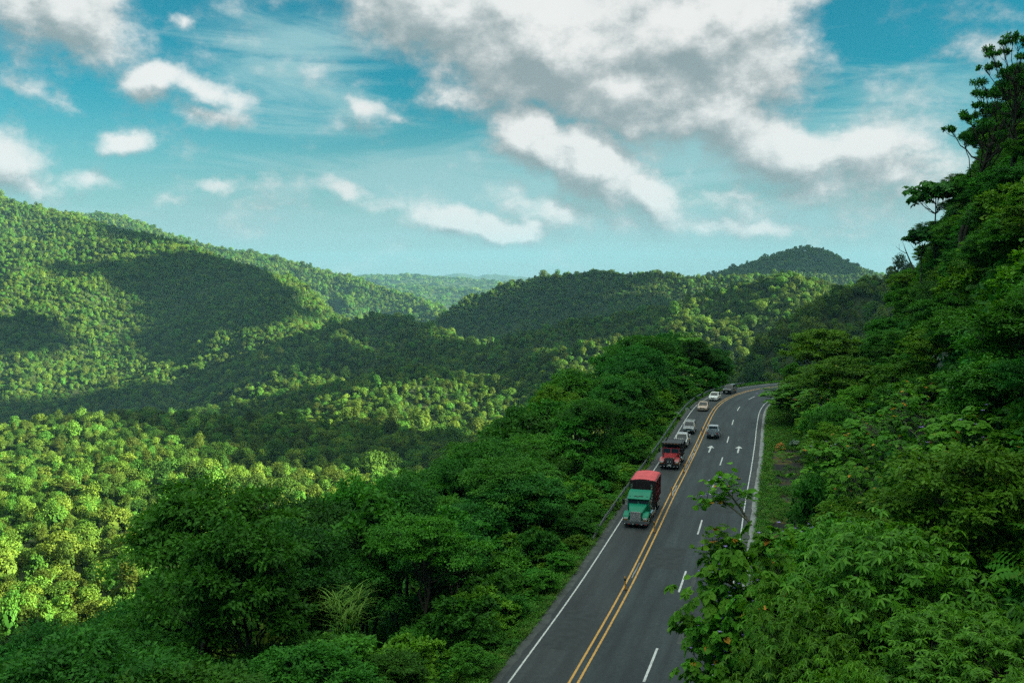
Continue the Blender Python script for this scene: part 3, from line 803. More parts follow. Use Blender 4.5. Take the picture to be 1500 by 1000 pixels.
def asphalt_mat():
    m, nt, b = nodes('asphalt')
    uv = N(nt, 'ShaderNodeUVMap', uv_map='along'); L = nt.links.new
    sep = N(nt, 'ShaderNodeSeparateXYZ'); L(uv.outputs[0], sep.inputs[0])
    def math_(op, a, b_=None, c=None):
        n = N(nt, 'ShaderNodeMath', operation=op)
        for i, v in enumerate((a, b_, c)):
            if v is None: continue
            if isinstance(v, (int, float)): n.inputs[i].default_value = v
            else: L(v, n.inputs[i])
        return n.outputs[0]
    mp = N(nt, 'ShaderNodeMapping'); mp.inputs['Scale'].default_value = (1, .06, 1); L(uv.outputs[0], mp.inputs[0])
    long_ = noise(nt, 1.3, 4, mp.outputs[0])
    mp2 = N(nt, 'ShaderNodeMapping'); mp2.inputs['Scale'].default_value = (.5, .12, 1); L(uv.outputs[0], mp2.inputs[0])
    patch = noise(nt, .55, 4, mp2.outputs[0])
    fine = noise(nt, 38, 3, uv.outputs[0]); mid = noise(nt, 3.5, 5, uv.outputs[0])
    # wheel tracks polished in each lane: worn strips with a place of their own on the road
    tr = None
    for c in (-2.75, -1.05, 1.15, 2.75, 4.75, 6.4):
        d = math_('ABSOLUTE', math_('SUBTRACT', sep.outputs[0], c))
        t = math_('SUBTRACT', 1.0, math_('MULTIPLY', d, 2.2)); t = math_('MAXIMUM', t, 0)
        tr = t if tr is None else math_('MAXIMUM', tr, t)
    base = ramp(nt, [(.3, G(.018, .026, .029)), (.5, G(.024, .033, .036)), (.72, G(.034, .044, .047))], mid.outputs['Fac'])
    c1 = mixc(nt, base.outputs[0], G(.018, .024, .026), math_('MULTIPLY', tr, .75))
    pr = ramp(nt, [(.38, G(.60, .60, .63)), (.50, G(.95, .95, .95)), (.66, G(1.35, 1.32, 1.3))], patch.outputs['Fac'])
    c2 = mixc(nt, c1, pr.outputs[0], 1.0, 'MULTIPLY')
    lr = ramp(nt, [(.35, G(.62, .62, .65)), (.62, G(1.15, 1.15, 1.15))], long_.outputs['Fac'])
    c3 = mixc(nt, c2, lr.outputs[0], .8, 'MULTIPLY')
    fr = ramp(nt, [(.35, G(.80, .80, .80)), (.65, G(1.2, 1.2, 1.2))], fine.outputs['Fac'])
    c4 = mixc(nt, c3, fr.outputs[0], .7, 'MULTIPLY')
    vo = N(nt, 'ShaderNodeTexVoronoi', feature='DISTANCE_TO_EDGE'); mpv = N(nt, 'ShaderNodeMapping'); mpv.inputs['Scale'].default_value = (.30, .11, 1)
    wv = mixc(nt, uv.outputs[0], noise(nt, .8, 4, uv.outputs[0]).outputs['Color'], .35, 'ADD'); L(wv, mpv.inputs[0]); L(mpv.outputs[0], vo.inputs['Vector'])
    ck = ramp(nt, [(0, G(.45, .45, .45)), (.012, G(.62, .62, .62)), (.028, G(1, 1, 1))], vo.outputs['Distance'])
    c4 = mixc(nt, c4, ck.outputs[0], .55, 'MULTIPLY')
    # brown tint in the downhill lane
    br = math_('MULTIPLY', math_('LESS_THAN', sep.outputs[0], -.3), .18)
    c5 = mixc(nt, c4, G(.036, .034, .031), br)
    L(c5, b.inputs['Base Color'])
    rr = N(nt, 'ShaderNodeMapRange'); rr.inputs[3].default_value = .55; rr.inputs[4].default_value = .8; L(patch.outputs['Fac'], rr.inputs[0]); L(rr.outputs[0], b.inputs['Roughness'])
    b.inputs['Specular IOR Level'].default_value = .35
    bp = N(nt, 'ShaderNodeBump'); bp.inputs['Strength'].default_value = .12; bp.inputs['Distance'].default_value = .02; L(fine.outputs['Fac'], bp.inputs['Height']); L(bp.outputs[0], b.inputs['Normal'])
    return m
def paint_mat(name, col, wear=.35):
    m, nt, b = nodes(name)
    g = N(nt, 'ShaderNodeNewGeometry')
    n1 = noise(nt, 2.2, 6, g.outputs['Position'], .65); n2 = noise(nt, 25, 3, g.outputs['Position'])
    f = ramp(nt, [(.34, G(1, 1, 1)), (.50, G(.12, .12, .12)), (.7, G(0, 0, 0))], n1.outputs['Fac'])
    c = mixc(nt, col, tuple(x * .45 + .03 for x in col), f.outputs[0])
    c = mixc(nt, c, G(.06, .062, .065), mixc(nt, G(0, 0, 0), G(wear, wear, wear), n2.outputs['Fac']))
    nt.links.new(c, b.inputs['Base Color']); b.inputs['Roughness'].default_value = .65
    return m
MAT['asphalt'] = asphalt_mat()
MAT['white_paint'] = paint_mat('white_paint', G(.62, .64, .63))
MAT['yellow_paint'] = paint_mat('yellow_paint', G(.66, .34, .05), .35)
MAT['worn_white'] = paint_mat('worn_white', G(.30, .31, .32), .9)
MAT['concrete'] = plain('concrete', (.20, .21, .21), .85, var=.3, scale=.9)

S_A, S_B = -60, 320
road = link('road', strip_mesh('road', [(S_A, S_B, -4.6, 8.45)], 0.0), None, MAT['asphalt']); tag(road, 'dark asphalt mountain road of three lanes', 'road', kind='structure')
mk = link('road_white_lines', strip_mesh('road_white_lines', [(S_A, S_B, -3.71, -3.60), (S_A, S_B, 7.70, 7.82)], .005), None, MAT['white_paint'])
tag(mk, 'white edge lines along both sides of the road', 'road marking', kind='structure')
mk = link('road_yellow_lines', strip_mesh('road_yellow_lines', [(S_A, S_B, -.32, -.18), (S_A, S_B, .18, .32)], .005), None, MAT['yellow_paint'])
tag(mk, 'double yellow centre line', 'road marking', kind='structure')
sb = s_of_y(56.3)
dashes = []
k = -5
P_ = 16.55
for k in range(-5, 12):
    s0 = sb + k * P_ - .4
    dashes.append((s0, s0 + 5.3, 3.86, 4.01))
mk = link('road_lane_dashes', strip_mesh('road_lane_dashes', dashes, .005, .6), None, MAT['white_paint'])
tag(mk, 'broken white line between the two uphill lanes', 'road marking', kind='structure')
def arrow_mesh(name, s0, o):
    L_ = 5.2
    V = []
    for (q, w) in [(0, -.10), (0, .10), (3.5, .11), (3.5, -.11), (3.5, -.5), (3.5, .5), (L_, 0)]:
        x, y, h = road_at(s0 + q, o + w); V.append((float(x), float(y), .005))
    me = bpy.data.meshes.new(name); me.from_pydata(V, [], [(0, 1, 2, 3)[::-1], (4, 6, 5)]); me.update(); return me
for o_, wh in ((1.95, 'left'), (5.7, 'right')):
    mk = link('road_arrow', arrow_mesh('road_arrow', s_of_y(127.6) if wh == 'left' else s_of_y(128.2), o_), None, MAT['white_paint'])
    tag(mk, f'white straight-on arrow painted in the {wh} uphill lane', 'road marking', kind='structure')
# worn pale repairs between the yellow lines and a scuffed patch in the uphill lane
def blob(s0, s1, w):
    return (s0, s1, lambda t: -w * (.6 + .4 * math.sin(t * 1.7)) , lambda t: w * (.65 + .35 * math.sin(t * 2.3 + 1)))
mk = link('road_pale_patches', strip_mesh('road_pale_patches', [blob(s_of_y(101), s_of_y(107), .15), blob(s_of_y(114.5), s_of_y(127), .15), blob(s_of_y(74), s_of_y(78), .08),
        blob(s_of_y(128), s_of_y(133), .10)], .0045, .5), None, MAT['worn_white'])
tag(mk, 'worn pale patches between the double yellow lines', 'road marking', kind='structure')
def wob(a, b, seed): return lambda t: a + b * float(fbm(np.array([t * .35 + seed]), np.array([seed * 1.7]), 3)[0])
MAT['tar_patch'] = plain('tar_patch', (.021, .027, .029), .8, var=.35, scale=1.5)
MAT['dust_patch'] = plain('dust_patch', (.050, .056, .056), .9, var=.35, scale=1.2)
mk = link('road_tar_patches', strip_mesh('road_tar_patches', [(s0, s1, wob(a, .25, k), wob(b, .25, k + 5)) for k, (s0, s1, a, b) in enumerate([(s_of_y(59), s_of_y(66), -3.2, -1.0), (s_of_y(77), s_of_y(83), .8, 3.4), (s_of_y(96), s_of_y(110), 4.6, 6.9), (s_of_y(121), s_of_y(127), -3.0, -.8), (s_of_y(140), s_of_y(150), 1.0, 3.2), (s_of_y(66), s_of_y(69), 4.3, 7.2)])], .003, .4), None, MAT['tar_patch'])
tag(mk, 'dark tar repairs on the asphalt', 'road patch', kind='structure')
mk = link('road_dust', strip_mesh('road_dust', [(s0, s1, wob(a, .3, k), wob(b, .3, k + 9)) for k, (s0, s1, a, b) in enumerate([(s_of_y(50), s_of_y(100), 7.95, 8.45), (s_of_y(72), s_of_y(76), 4.5, 4.8), (s_of_y(84), s_of_y(88), 4.3, 4.55), (s_of_y(101), s_of_y(165), 7.9, 8.42), (s_of_y(62), s_of_y(64), 5.0, 6.1), (s_of_y(40), s_of_y(190), -4.58, -4.1)])], .0035, .5), None, MAT['dust_patch'])
tag(mk, 'pale dust and scuffs along the road edge and lane', 'road dust', kind='structure')
# concrete gutter at the right and narrow kerb lip
g_ = link('gutter', strip_mesh('gutter', [(S_A, S_B, 8.45, 9.05)], -.03), None, MAT['concrete']); tag(g_, 'pale concrete gutter along the right road edge', 'gutter', kind='structure')
def verge_mat(name, grassy):
    m, nt, b = nodes(name)
    g = N(nt, 'ShaderNodeNewGeometry')
    n1 = noise(nt, .22, 5, g.outputs['Position'], .6); n2 = noise(nt, 2.5, 5, g.outputs['Position'])
    r1 = ramp(nt, [(.40, G(.016, .018, .018)), (.52, G(.034, .034, .030)), (.57, G(.085, .065, .016)), (.64, G(.035, .085, .012))] if grassy else [(.3, G(.02, .05, .01)), (.7, G(.035, .08, .014))], n1.outputs['Fac'])
    r2 = ramp(nt, [(.3, G(.5, .5, .5)), (.7, G(1.4, 1.4, 1.3))], n2.outputs['Fac'])
    c = mixc(nt, r1.outputs[0], r2.outputs[0], 1.0, 'MULTIPLY')
    nt.links.new(c, b.inputs['Base Color']); b.inputs['Roughness'].default_value = .95; b.inputs['Specular IOR Level'].default_value = .2
    return m
MAT['verge'] = verge_mat('verge', True); MAT['verge_green'] = verge_mat('verge_green', False)
v_ = link('verge', strip_mesh('verge', [(S_A, S_B, 9.05, 15.2)], .012), None, MAT['verge']); tag(v_, 'mossy verge with dark gravel pull-off right of the road', 'verge', kind='structure')
v_ = link('verge', strip_mesh('verge', [(S_A, S_B, -5.6, -4.6)], -.02), None, MAT['verge_green']); tag(v_, 'narrow overgrown strip under the guardrail', 'verge', kind='structure')

# ------------------------------------------------------------------ guardrail and delineator posts
MAT['galvanised'] = plain('galvanised', (.13, .15, .15), .6, metal=.4, var=.2, scale=2)
MAT['post_orange'] = plain('post_orange', (.55, .25, .03), .6)
MAT['black'] = plain('black', (.012, .012, .013), .6)
def box_bm(bm, c, s, rot=None, bevel=0.0):
    r = bmesh.ops.create_cube(bm, size=1)
    vs = r['verts']
    for v in vs: v.co = Vector((v.co.x * s[0], v.co.y * s[1], v.co.z * s[2]))
    if bevel > 0:
        es = list({e for v in vs for e in v.link_edges})
        rb = bmesh.ops.bevel(bm, geom=es, offset=bevel, segments=2, affect='EDGES', clamp_overlap=True)
        vs = list({v for f in rb['faces'] for v in f.verts} | {v for v in vs if v.is_valid})
    if rot is not None:
        for v in vs: v.co = rot @ v.co
    for v in vs: v.co += Vector(c)
    return vs
def bm_mesh(bm, name, smooth=False):
    bmesh.ops.recalc_face_normals(bm, faces=bm.faces[:])
    me = bpy.data.meshes.new(name); bm.to_mesh(me); bm.free()
    if smooth: me.polygons.foreach_set('use_smooth', np.ones(len(me.polygons), bool))
    return me
gs0, gs1 = s_of_y(83), s_of_y(199)
gx, gy, gh = road_at(gs0, -4.95)
rail = empty('guardrail', (float(gx), float(gy), 0))
tag(rail, 'long grey steel guardrail on posts along the left road edge beside the trucks', 'guardrail')
prof = [(0.00, .46), (.05, .50), (.05, .56), (0, .61), (0, .65), (.05, .70), (.05, .76), (0, .80), (-.012, .80), (.035, .75), (.035, .71), (-.015, .655), (-.015, .605), (.035, .55), (.035, .51), (-.012, .46)]
def rail_mesh():
    ss = np.arange(gs0, gs1, 2.0); V = []; F = []
    for i, s in enumerate(ss):
        drop = max(0, 1 - i / 2.5) * .45            # the near end bends down to the ground
        for (o, z) in prof:
            x, y, _ = road_at(s, -4.95 + o); V.append((float(x) - float(gx), float(y) - float(gy), z - drop))
    k = len(prof)
    for i in range(len(ss) - 1):
        for j in range(k): F.append((i * k + j, (i + 1) * k + j, (i + 1) * k + (j + 1) % k, i * k + (j + 1) % k))
    me = bpy.data.meshes.new('rail'); me.from_pydata(V, [], F); me.update(); return me
link('rail', rail_mesh(), rail, MAT['galvanised'])
bm = bmesh.new(); box_bm(bm, (0, 0, .2), (.10, .14, 1.1)); pm = bm_mesh(bm, 'post'); pm.materials.append(MAT['galvanised'])
for s in np.arange(gs0 + 3, gs1, 4.0):
    x, y, h = road_at(s, -5.06)
    p = bpy.data.objects.new('post', pm); COL.objects.link(p); p.parent = rail
    p.location = (float(x) - float(gx), float(y) - float(gy), 0); p.rotation_euler = (0, 0, float(h))

def make_delineator():
    t = empty('delineator_post', (0, 0, 0))
    bm = bmesh.new(); bmesh.ops.create_cone(bm, cap_ends=True, segments=12, radius1=.17, radius2=.12, depth=.07, matrix=Matrix.Translation((0, 0, .035)))
    link('base', bm_mesh(bm, 'base'), t, MAT['black'])
    bm = bmesh.new(); bmesh.ops.create_cone(bm, cap_ends=True, segments=10, radius1=.065, radius2=.055, depth=1.0, matrix=Matrix.Translation((0, 0, .55)))
    link('post', bm_mesh(bm, 'post'), t, MAT['post_orange'])
    bm = bmesh.new(); bmesh.ops.create_cone(bm, cap_ends=True, segments=10, radius1=.068, radius2=.066, depth=.16, matrix=Matrix.Translation((0, 0, .82)))
    link('reflective_band', bm_mesh(bm, 'reflective_band'), t, MAT['black'])
    return t
DP = [(71.1, 'orange flexible post on the centre line nearest the camera, ahead of the green truck'), (87.2, 'orange flexible post on the centre line beside the front wheel of the green truck'),
      (101.5, 'orange flexible post on the centre line beside the red tarp load'), (113.9, 'orange flexible post on the centre line just ahead of the dark red dump truck'),
      (141.4, 'orange flexible post on the centre line between the grey cars, farthest of the row')]
dproto = make_delineator()
def copy_tree(o, parent=None):
    c = o.copy(); COL.objects.link(c); c.parent = parent
    for ch in list(o.children): copy_tree(ch, c)
    return c
for i, (y, lab) in enumerate(DP):
    t = dproto if i == 0 else copy_tree(dproto)
    x, yy, h = road_at(s_of_y(y), 0.0); t.location = (float(x), float(yy), 0.005); t.rotation_euler = (R((i * 37 % 7) - 3), R((i * 53 % 9) - 4), float(h))
    tag(t, lab, 'delineator post', 'orange posts on the centre line')

# unseen sun blockers, shaped as clouds, added to shade parts of the valley
def cloud_mesh(seed, sx, sy, sz):
    g = np.random.default_rng(seed); bm = bmesh.new()
    for k in range(16):
        f = 1 - abs(g.uniform(-1, 1)) * .35
        c = Vector((g.uniform(-.8, .8) * sx, g.uniform(-.8, .8) * sy, g.uniform(-.2, .5) * sz))
        r = bmesh.ops.create_icosphere(bm, subdivisions=3, radius=1)
        rx = sx * g.uniform(.22, .45) * f; ry = sy * g.uniform(.22, .45) * f; rz = sz * g.uniform(.5, .9)
        for v in r['verts']:
            n = 1 + .18 * float(fbm(np.array([v.co.x * 2 + k * 3.1]), np.array([v.co.y * 2 + v.co.z * 2]), 3)[0]) * 2
            v.co = Vector((v.co.x * rx * n, v.co.y * ry * n, max(v.co.z, -.35) * rz * n)) + c
    return bm_mesh(bm, 'shade_cloud', True)
MAT['shade_cloud'] = plain('shade_cloud', (.85, .85, .85), 1.0, spec=0, var=.03)
def shadow_cloud(target, alt, sx, sy, sz, seed, rz, label):
    t = Vector(target); p = t + SUN_DIR * ((alt - t.z) / SUN_DIR.z)
    o = link('shade_cloud', cloud_mesh(seed, sx, sy, sz), None, MAT['shade_cloud']); o.location = p; o.rotation_euler = (0, 0, rz)
    tag(o, label, 'shade_cloud', 'unseen sun blockers shading the valley', kind='stuff')
SHADOWS = [((262, 380), 1700, 320, 150, 60, 5, R(-15), 'unseen sun blocker added to shade the left mountain top'),
           ((395, 445), 1490, 150, 110, 50, 6, R(-25), 'unseen sun blocker added to shade the end of the left spur'),
           ((115, 515), 1050, 350, 170, 60, 9, R(4), 'long unseen sun blocker added to shade the foot of the left mountain'),
           ((990, 430), 1080, 330, 110, 50, 13, R(-8), 'long unseen sun blocker added to shade the right spur'),
           ((70, 432), 1330, 210, 70, 50, 23, R(6), 'unseen sun blocker added to shade the left side of the valley'),
           ((890, 412), 1520, 210, 80, 50, 22, R(8), 'unseen sun blocker added to shade the right mountain'),
           ((1280, 420), 560, 150, 110, 60, 14, R(5), 'unseen sun blocker added to shade the hill behind the bend'),
           ((1170, 375), 2250, 240, 200, 80, 15, R(0), 'unseen sun blocker added to shade the pointed peak'),
           ((600, 540), 890, 60, 45, 40, 18, R(0), 'small unseen sun blocker added to shade the valley knoll')]
for (p, d, sx, sy, sz, sd, rz, lb) in SHADOWS:
    shadow_cloud(at(p[0], p[1], d), 900, sx, sy, sz, sd, rz, lb)

# ------------------------------------------------------------------ plants near the road: every tree and shrub a thing of its own
KIND = {}
def kind(name, H, RC, variants, leaf, bark='bark', **kw):
    KIND[name] = dict(H=H, R=RC, v=[])
    for sd in variants:
        t, c = grow(sd, H, RC, **kw)
        t.materials.append(MAT[bark])
        c.materials.append(MAT[leaf])
        if kw.get('flowers'): c.materials.append(MAT['flower'])
        KIND[name]['v'].append((t, c))
kind('dense', 16, 6.2, (1, 2, 3), 'leaf_dark', base=.38, lobes=22, clumps=26, leaves=50, L=.34, W=.16, trunk=.24, clump_r=.8, lobe_r=.36)
kind('mid', 15, 5.6, (11, 12, 13), 'leaf_mid', base=.36, lobes=20, clumps=22, leaves=46, L=.38, W=.19, trunk=.2, flat=.7, lobe_r=.37)
kind('layered', 17, 6.4, (21, 22), 'leaf_mid', base=.55, lobes=20, lobe_r=.33, flat=.36, clumps=22, leaves=46, L=.34, W=.16, trunk=.22, stems=2, upper=.35)
kind('yellowish', 13, 5.0, (31, 32), 'leaf_yellow', base=.30, lobes=19, clumps=20, leaves=46, L=.34, W=.16, trunk=.16, flat=.55, yellow=.01, lobe_r=.36)
kind('spindly', 13, 4.6, (35, 36, 37), 'leaf_mid', bark='bark_pale', base=.34, lobes=15, lobe_r=.27, flat=.45, clumps=10, leaves=26, L=.46, W=.24, trunk=.13, stems=2, shape='broad', upper=.5, clump_r=.95)
kind('shrub', 4.6, 2.6, (41, 42, 43), 'leaf_mid', base=.10, lobes=12, lobe_r=.44, clumps=14, leaves=34, L=.30, W=.15, trunk=.07, upper=.8)
kind('shrub_bright', 4.2, 2.5, (51, 52), 'leaf_yellow', base=.10, lobes=9, lobe_r=.5, clumps=11, leaves=46, L=.30, W=.17, trunk=.07, upper=.8, shape='broad')
kind('rosette', 12, 6.2, (61, 62), 'leaf_bright', base=.22, lobes=20, lobe_r=.36, flat=.50, clumps=34, leaves=8, L=.36, W=.115, trunk=.2, kind='rosette', shape='broad', droop=.30, upper=.6)
kind('round', 9, 3.8, (71, 72), 'leaf_old', bark='bark_pale', base=.20, lobes=18, lobe_r=.40, flat=.7, clumps=22, leaves=8, L=.42, W=.38, trunk=.12, kind='rosettes', shape='broad', droop=.15, upper=.8, yellow=.013, flowers=.10)
kind('round_open', 9, 4.2, (73, 74), 'leaf_old', bark='bark_pale', base=.25, lobes=13, lobe_r=.36, flat=.6, clumps=13, leaves=7, L=.36, W=.27, trunk=.11, kind='rosettes', shape='broad', droop=.25, upper=.7, yellow=.016, stems=3)
kind('brown', 11, 4.0, (81,), 'leaf_brown', base=.3, lobes=11, clumps=12, leaves=42, L=.28, W=.12, trunk=.14)
kind('umbrella', 9, 3.0, (91, 92), 'leaf_dark', base=.58, lobes=12, lobe_r=.36, flat=.35, clumps=18, leaves=9, L=.52, W=.30, trunk=.11, kind='rosettes', shape='broad', droop=.3, upper=.15)
kind('crooked', 13, 5.5, (95,), 'leaf_dark', base=.32, lobes=26, lobe_r=.17, flat=.20, clumps=14, leaves=24, L=.30, W=.15, trunk=.20, upper=.5, bare=.06, stems=2)

def tree(name, kd, v, loc, H, Rr, rz, label, cat='tree', group=None, tilt=(0, 0)):
    K = KIND[kd]; t, c = K['v'][v % len(K['v'])]
    e = empty(name, tuple(float(a) for a in loc), rz)
    e.rotation_euler = (tilt[0], tilt[1], rz)
    e.scale = (Rr / K['R'], Rr / K['R'], H / K['H'])
    for nm, me in (('trunk', t), ('crown', c)):
        o = bpy.data.objects.new(nm, me); COL.objects.link(o); o.parent = e
    tag(e, label, cat, group)
    return e
def tz(x, y): return float(terrain(np.array([x]), np.array([y]))[0])

def ground_hit(px, py, d0=20, d1=600):
    ys = np.arange(d0, d1, .5)
    P = np.array([at(px, py, y) for y in ys])
    z = terrain(P[:, 0], P[:, 1])
    k = np.argmax(P[:, 2] < z)
    return P[k] if (P[:, 2] < z).any() else None

SIL_L = np.array([(-400, 960), (0, 905), (60, 880), (110, 830), (150, 775), (200, 735), (260, 706), (330, 690), (380, 695), (430, 708), (470, 695), (520, 688), (570, 690), (610, 672), (650, 672), (700, 640), (740, 612), (770, 590), (800, 570), (830, 545), (860, 528), (900, 500), (940, 484), (985, 478), (1015, 482), (1040, 464), (1075, 462), (1100, 472), (1150, 480), (1300, 480)], float)
SIL_R = np.array([(1000, 600), (1095, 570), (1120, 520), (1150, 490), (1180, 474), (1215, 470), (1245, 462), (1275, 440), (1300, 405), (1330, 372), (1345, 335), (1365, 300), (1385, 262), (1400, 215), (1425, 185), (1450, 140), (1475, 95), (1500, 45), (1540, -40), (1700, -300)], float)
ROAD_R = np.array([(440, 1160), (490, 1150), (550, 1150), (565, 1120), (578, 1108), (600, 1112), (618, 1168), (700, 1166), (738, 1135), (752, 1095), (800, 1085), (900, 1062), (1100, 1020)], float)
LEFTRAIL = np.array([(480, 1150), (545, 1110), (558, 1085), (570, 1050), (590, 1020), (625, 988), (690, 945), (760, 890), (800, 858), (900, 800), (1000, 726), (1100, 650)], float)

HERO = []       # (x, y, radius) kept clear of ordinary trees
def hero(px_x, px_top, y, H, name, kd, v, Rr, label, rz=0.0, cat='tree', group=None, clear=None, tilt=(0, 0)):
    """A tree picked out in the photograph: its crown top appears at (px_x, px_top) at forward distance y."""
    p = at(px_x, px_top, y)
    gz = tz(p[0], p[1])
    if H is None: H = p[2] - gz
    base = p[2] - H
    e = tree(name, kd, v, (p[0], p[1], base), H, Rr, rz, label, cat, group, tilt)
    HERO.append((p[0], p[1], (Rr if clear is None else clear), p[2], Rr))
    return e

# the big-leafed trees and others one can tell apart
hero(1300, 738, 37, None, 'rosette_tree', 'rosette', 0, 6.0, 'largest bright green tree with starry leaf tufts and domed crown at lower right', 0.3, group='starry leaved trees at lower right')
hero(1200, 838, 35, None, 'rosette_tree', 'rosette', 1, 4.0, 'bright green tree with starry leaf tufts hanging over the right road edge at the bottom', 1.4, group='starry leaved trees at lower right')
hero(1425, 885, 31, None, 'rosette_tree', 'rosette', 1, 4.2, 'bright green tree with starry leaf tufts in the lower right corner', 4.0, group='starry leaved trees at lower right')
hero(1235, 940, 29, None, 'rosette_tree', 'rosette', 0, 3.0, 'small bright green starry leaved tree at the bottom between its larger neighbours', 2.2, group='starry leaved trees at lower right')
hero(1215, 762, 46, None, 'leafy_tree', 'mid', 1, 3.6, 'rounded green tree just behind the large starry leaved tree', 0.5, group='trees on the right bank')
hero(1104, 752, 43, None, 'round_leaf_tree', 'round', 0, 3.1, 'big round leaved tree with lilac flowers leaning over the right road edge', 0.9, tilt=(0, R(-6)))
hero(1082, 838, 41, None, 'round_leaf_shrub', 'round', 1, 2.2, 'low shrub of big round leaves covering the white edge line below the leaning tree', 2.6, cat='shrub')
hero(1180, 560, 150, None, 'round_leaf_tree', 'round', 1, 7.0, 'bushy bright green round leaved tree at the inside of the bend hiding the road', 3.0)
hero(1235, 520, 132, None, 'yellowing_tree', 'yellowish', 0, 6.5, 'yellow green tree behind the bushy tree inside the bend', 1.0, group='trees on the right bank')
hero(1205, 474, 172, None, 'yellowing_tree', 'yellowish', 1, 7.5, 'tall yellow green tree rising where the road disappears round the bend', 2.0, group='trees on the right bank')
hero(1235, 625, 92, None, 'orange_flecked_tree', 'round_open', 0, 4.8, 'open crowned tree with scattered orange leaves beside the gravel pull-off', .4, group='orange flecked trees on the right bank')
hero(1300, 600, 84, None, 'orange_flecked_tree', 'round_open', 1, 4.6, 'open crowned tree flecked with orange leaves standing close under the cliff', 1.7, group='orange flecked trees on the right bank')
hero(1385, 655, 62, None, 'orange_flecked_tree', 'round_open', 0, 3.8, 'orange flecked tree against the cliff above the large starry leaved tree', 2.7, group='orange flecked trees on the right bank')
hero(1198, 694, 78, None, 'leafy_shrub', 'shrub', 2, 2.6, 'dense green shrub at the near end of the gravel pull-off', 0, cat='shrub')
hero(1372, 258, 150, 15, 'umbrella_tree', 'umbrella', 0, 4.6, 'small umbrella shaped tree standing out against the sky on the cliff edge', 1.1, clear=2)
hero(1352, 330, 150, 10, 'umbrella_tree', 'umbrella', 1, 3.2, 'lower small flat topped tree on the cliff edge below the umbrella shaped one', .2, clear=2)
hero(1418, 92, 118, 21, 'crooked_tree', 'crooked', 0, 6.2, 'tall crooked tree with flat sparse sprays of leaves silhouetted on top of the cliff', 2.4, clear=3, tilt=(0, R(-8)))
hero(1492, 25, 100, 17, 'crooked_tree', 'crooked', 0, 4.5, 'sparse dark tree reaching out of the top right corner above the cliff', .7, clear=3)
hero(285, 692, 76, None, 'spreading_tree', 'layered', 0, 8.6, 'large dark spreading tree with a forked trunk showing at the lower left', 0.6, group='trees on the left slope')
hero(940, 486, 185, None, 'layered_tree', 'layered', 1, 7.6, 'tall flat topped tree with two bare dark trunks above the parked traffic', 2.2, group='trees on the left slope')
hero(845, 565, 172, 11, 'brown_tree', 'brown', 0, 5.0, 'brownish withered tree among green ones left of the far cars', 0, group='trees on the left slope')
hero(795, 568, 176, None, 'dark_tree', 'dense', 2, 4.4, 'small very dark tree at the outer edge of the slope left of the brownish tree', 1, group='trees on the left slope')

def zone_left(s, o):
    t = -o - 5
    band = 'nearest the camera' if s < 72 else 'across from the green truck' if s < 100 else 'across from the red truck' if s < 125 else 'beside the far cars' if s < 170 else 'outside the bend'
    return band
LAB_L = {'spindly': 'open crowned pale limbed tree', 'dense': 'dense dark green tree', 'mid': 'bushy mid green tree', 'layered': 'flat topped green tree', 'yellowish': 'yellow green tree', 'shrub': 'leafy green shrub', 'shrub_bright': 'light green broad leaved shrub'}
NAME = {'spindly': 'pale_limbed_tree', 'dense': 'dense_tree', 'mid': 'bushy_tree', 'layered': 'layered_tree', 'yellowish': 'yellowing_tree', 'shrub': 'leafy_shrub', 'shrub_bright': 'broad_leaf_shrub', 'round': 'round_leaf_shrub', 'round_open': 'orange_flecked_tree', 'umbrella': 'umbrella_tree'}

cand = []
g5 = np.random.default_rng(55)
def candidates():
    out = []
    # left slope
    for (t0, t1, sp) in ((1.0, 3.2, 2.3), (3.2, 7.5, 3.2), (7.5, 15, 4.6), (15, 27, 5.8), (27, 52, 7.0)):
        for t in np.arange(t0 + sp * .3, t1, sp):
            for s in np.arange(22, 262, sp * (1.15 if t < 4 else 1.0)):
                out.append(('L', s + g5.uniform(-.45, .45) * sp, -(5.0 + t + g5.uniform(-.4, .4) * sp), t))
    # right bank and cliff
    for (t0, t1, sp) in ((2.5, 6, 4.2), (6, 13, 3.6), (13, 24, 3.6), (24, 40, 4.2)):
        for t in np.arange(t0 + sp * .3, t1, sp):
            for s in np.arange(14, 235, sp * 1.15):
                out.append(('R', s + g5.uniform(-.45, .45) * sp, 9.4 + t + g5.uniform(-.4, .4) * sp * (.5 if t > 6 else 1), t))
    return out
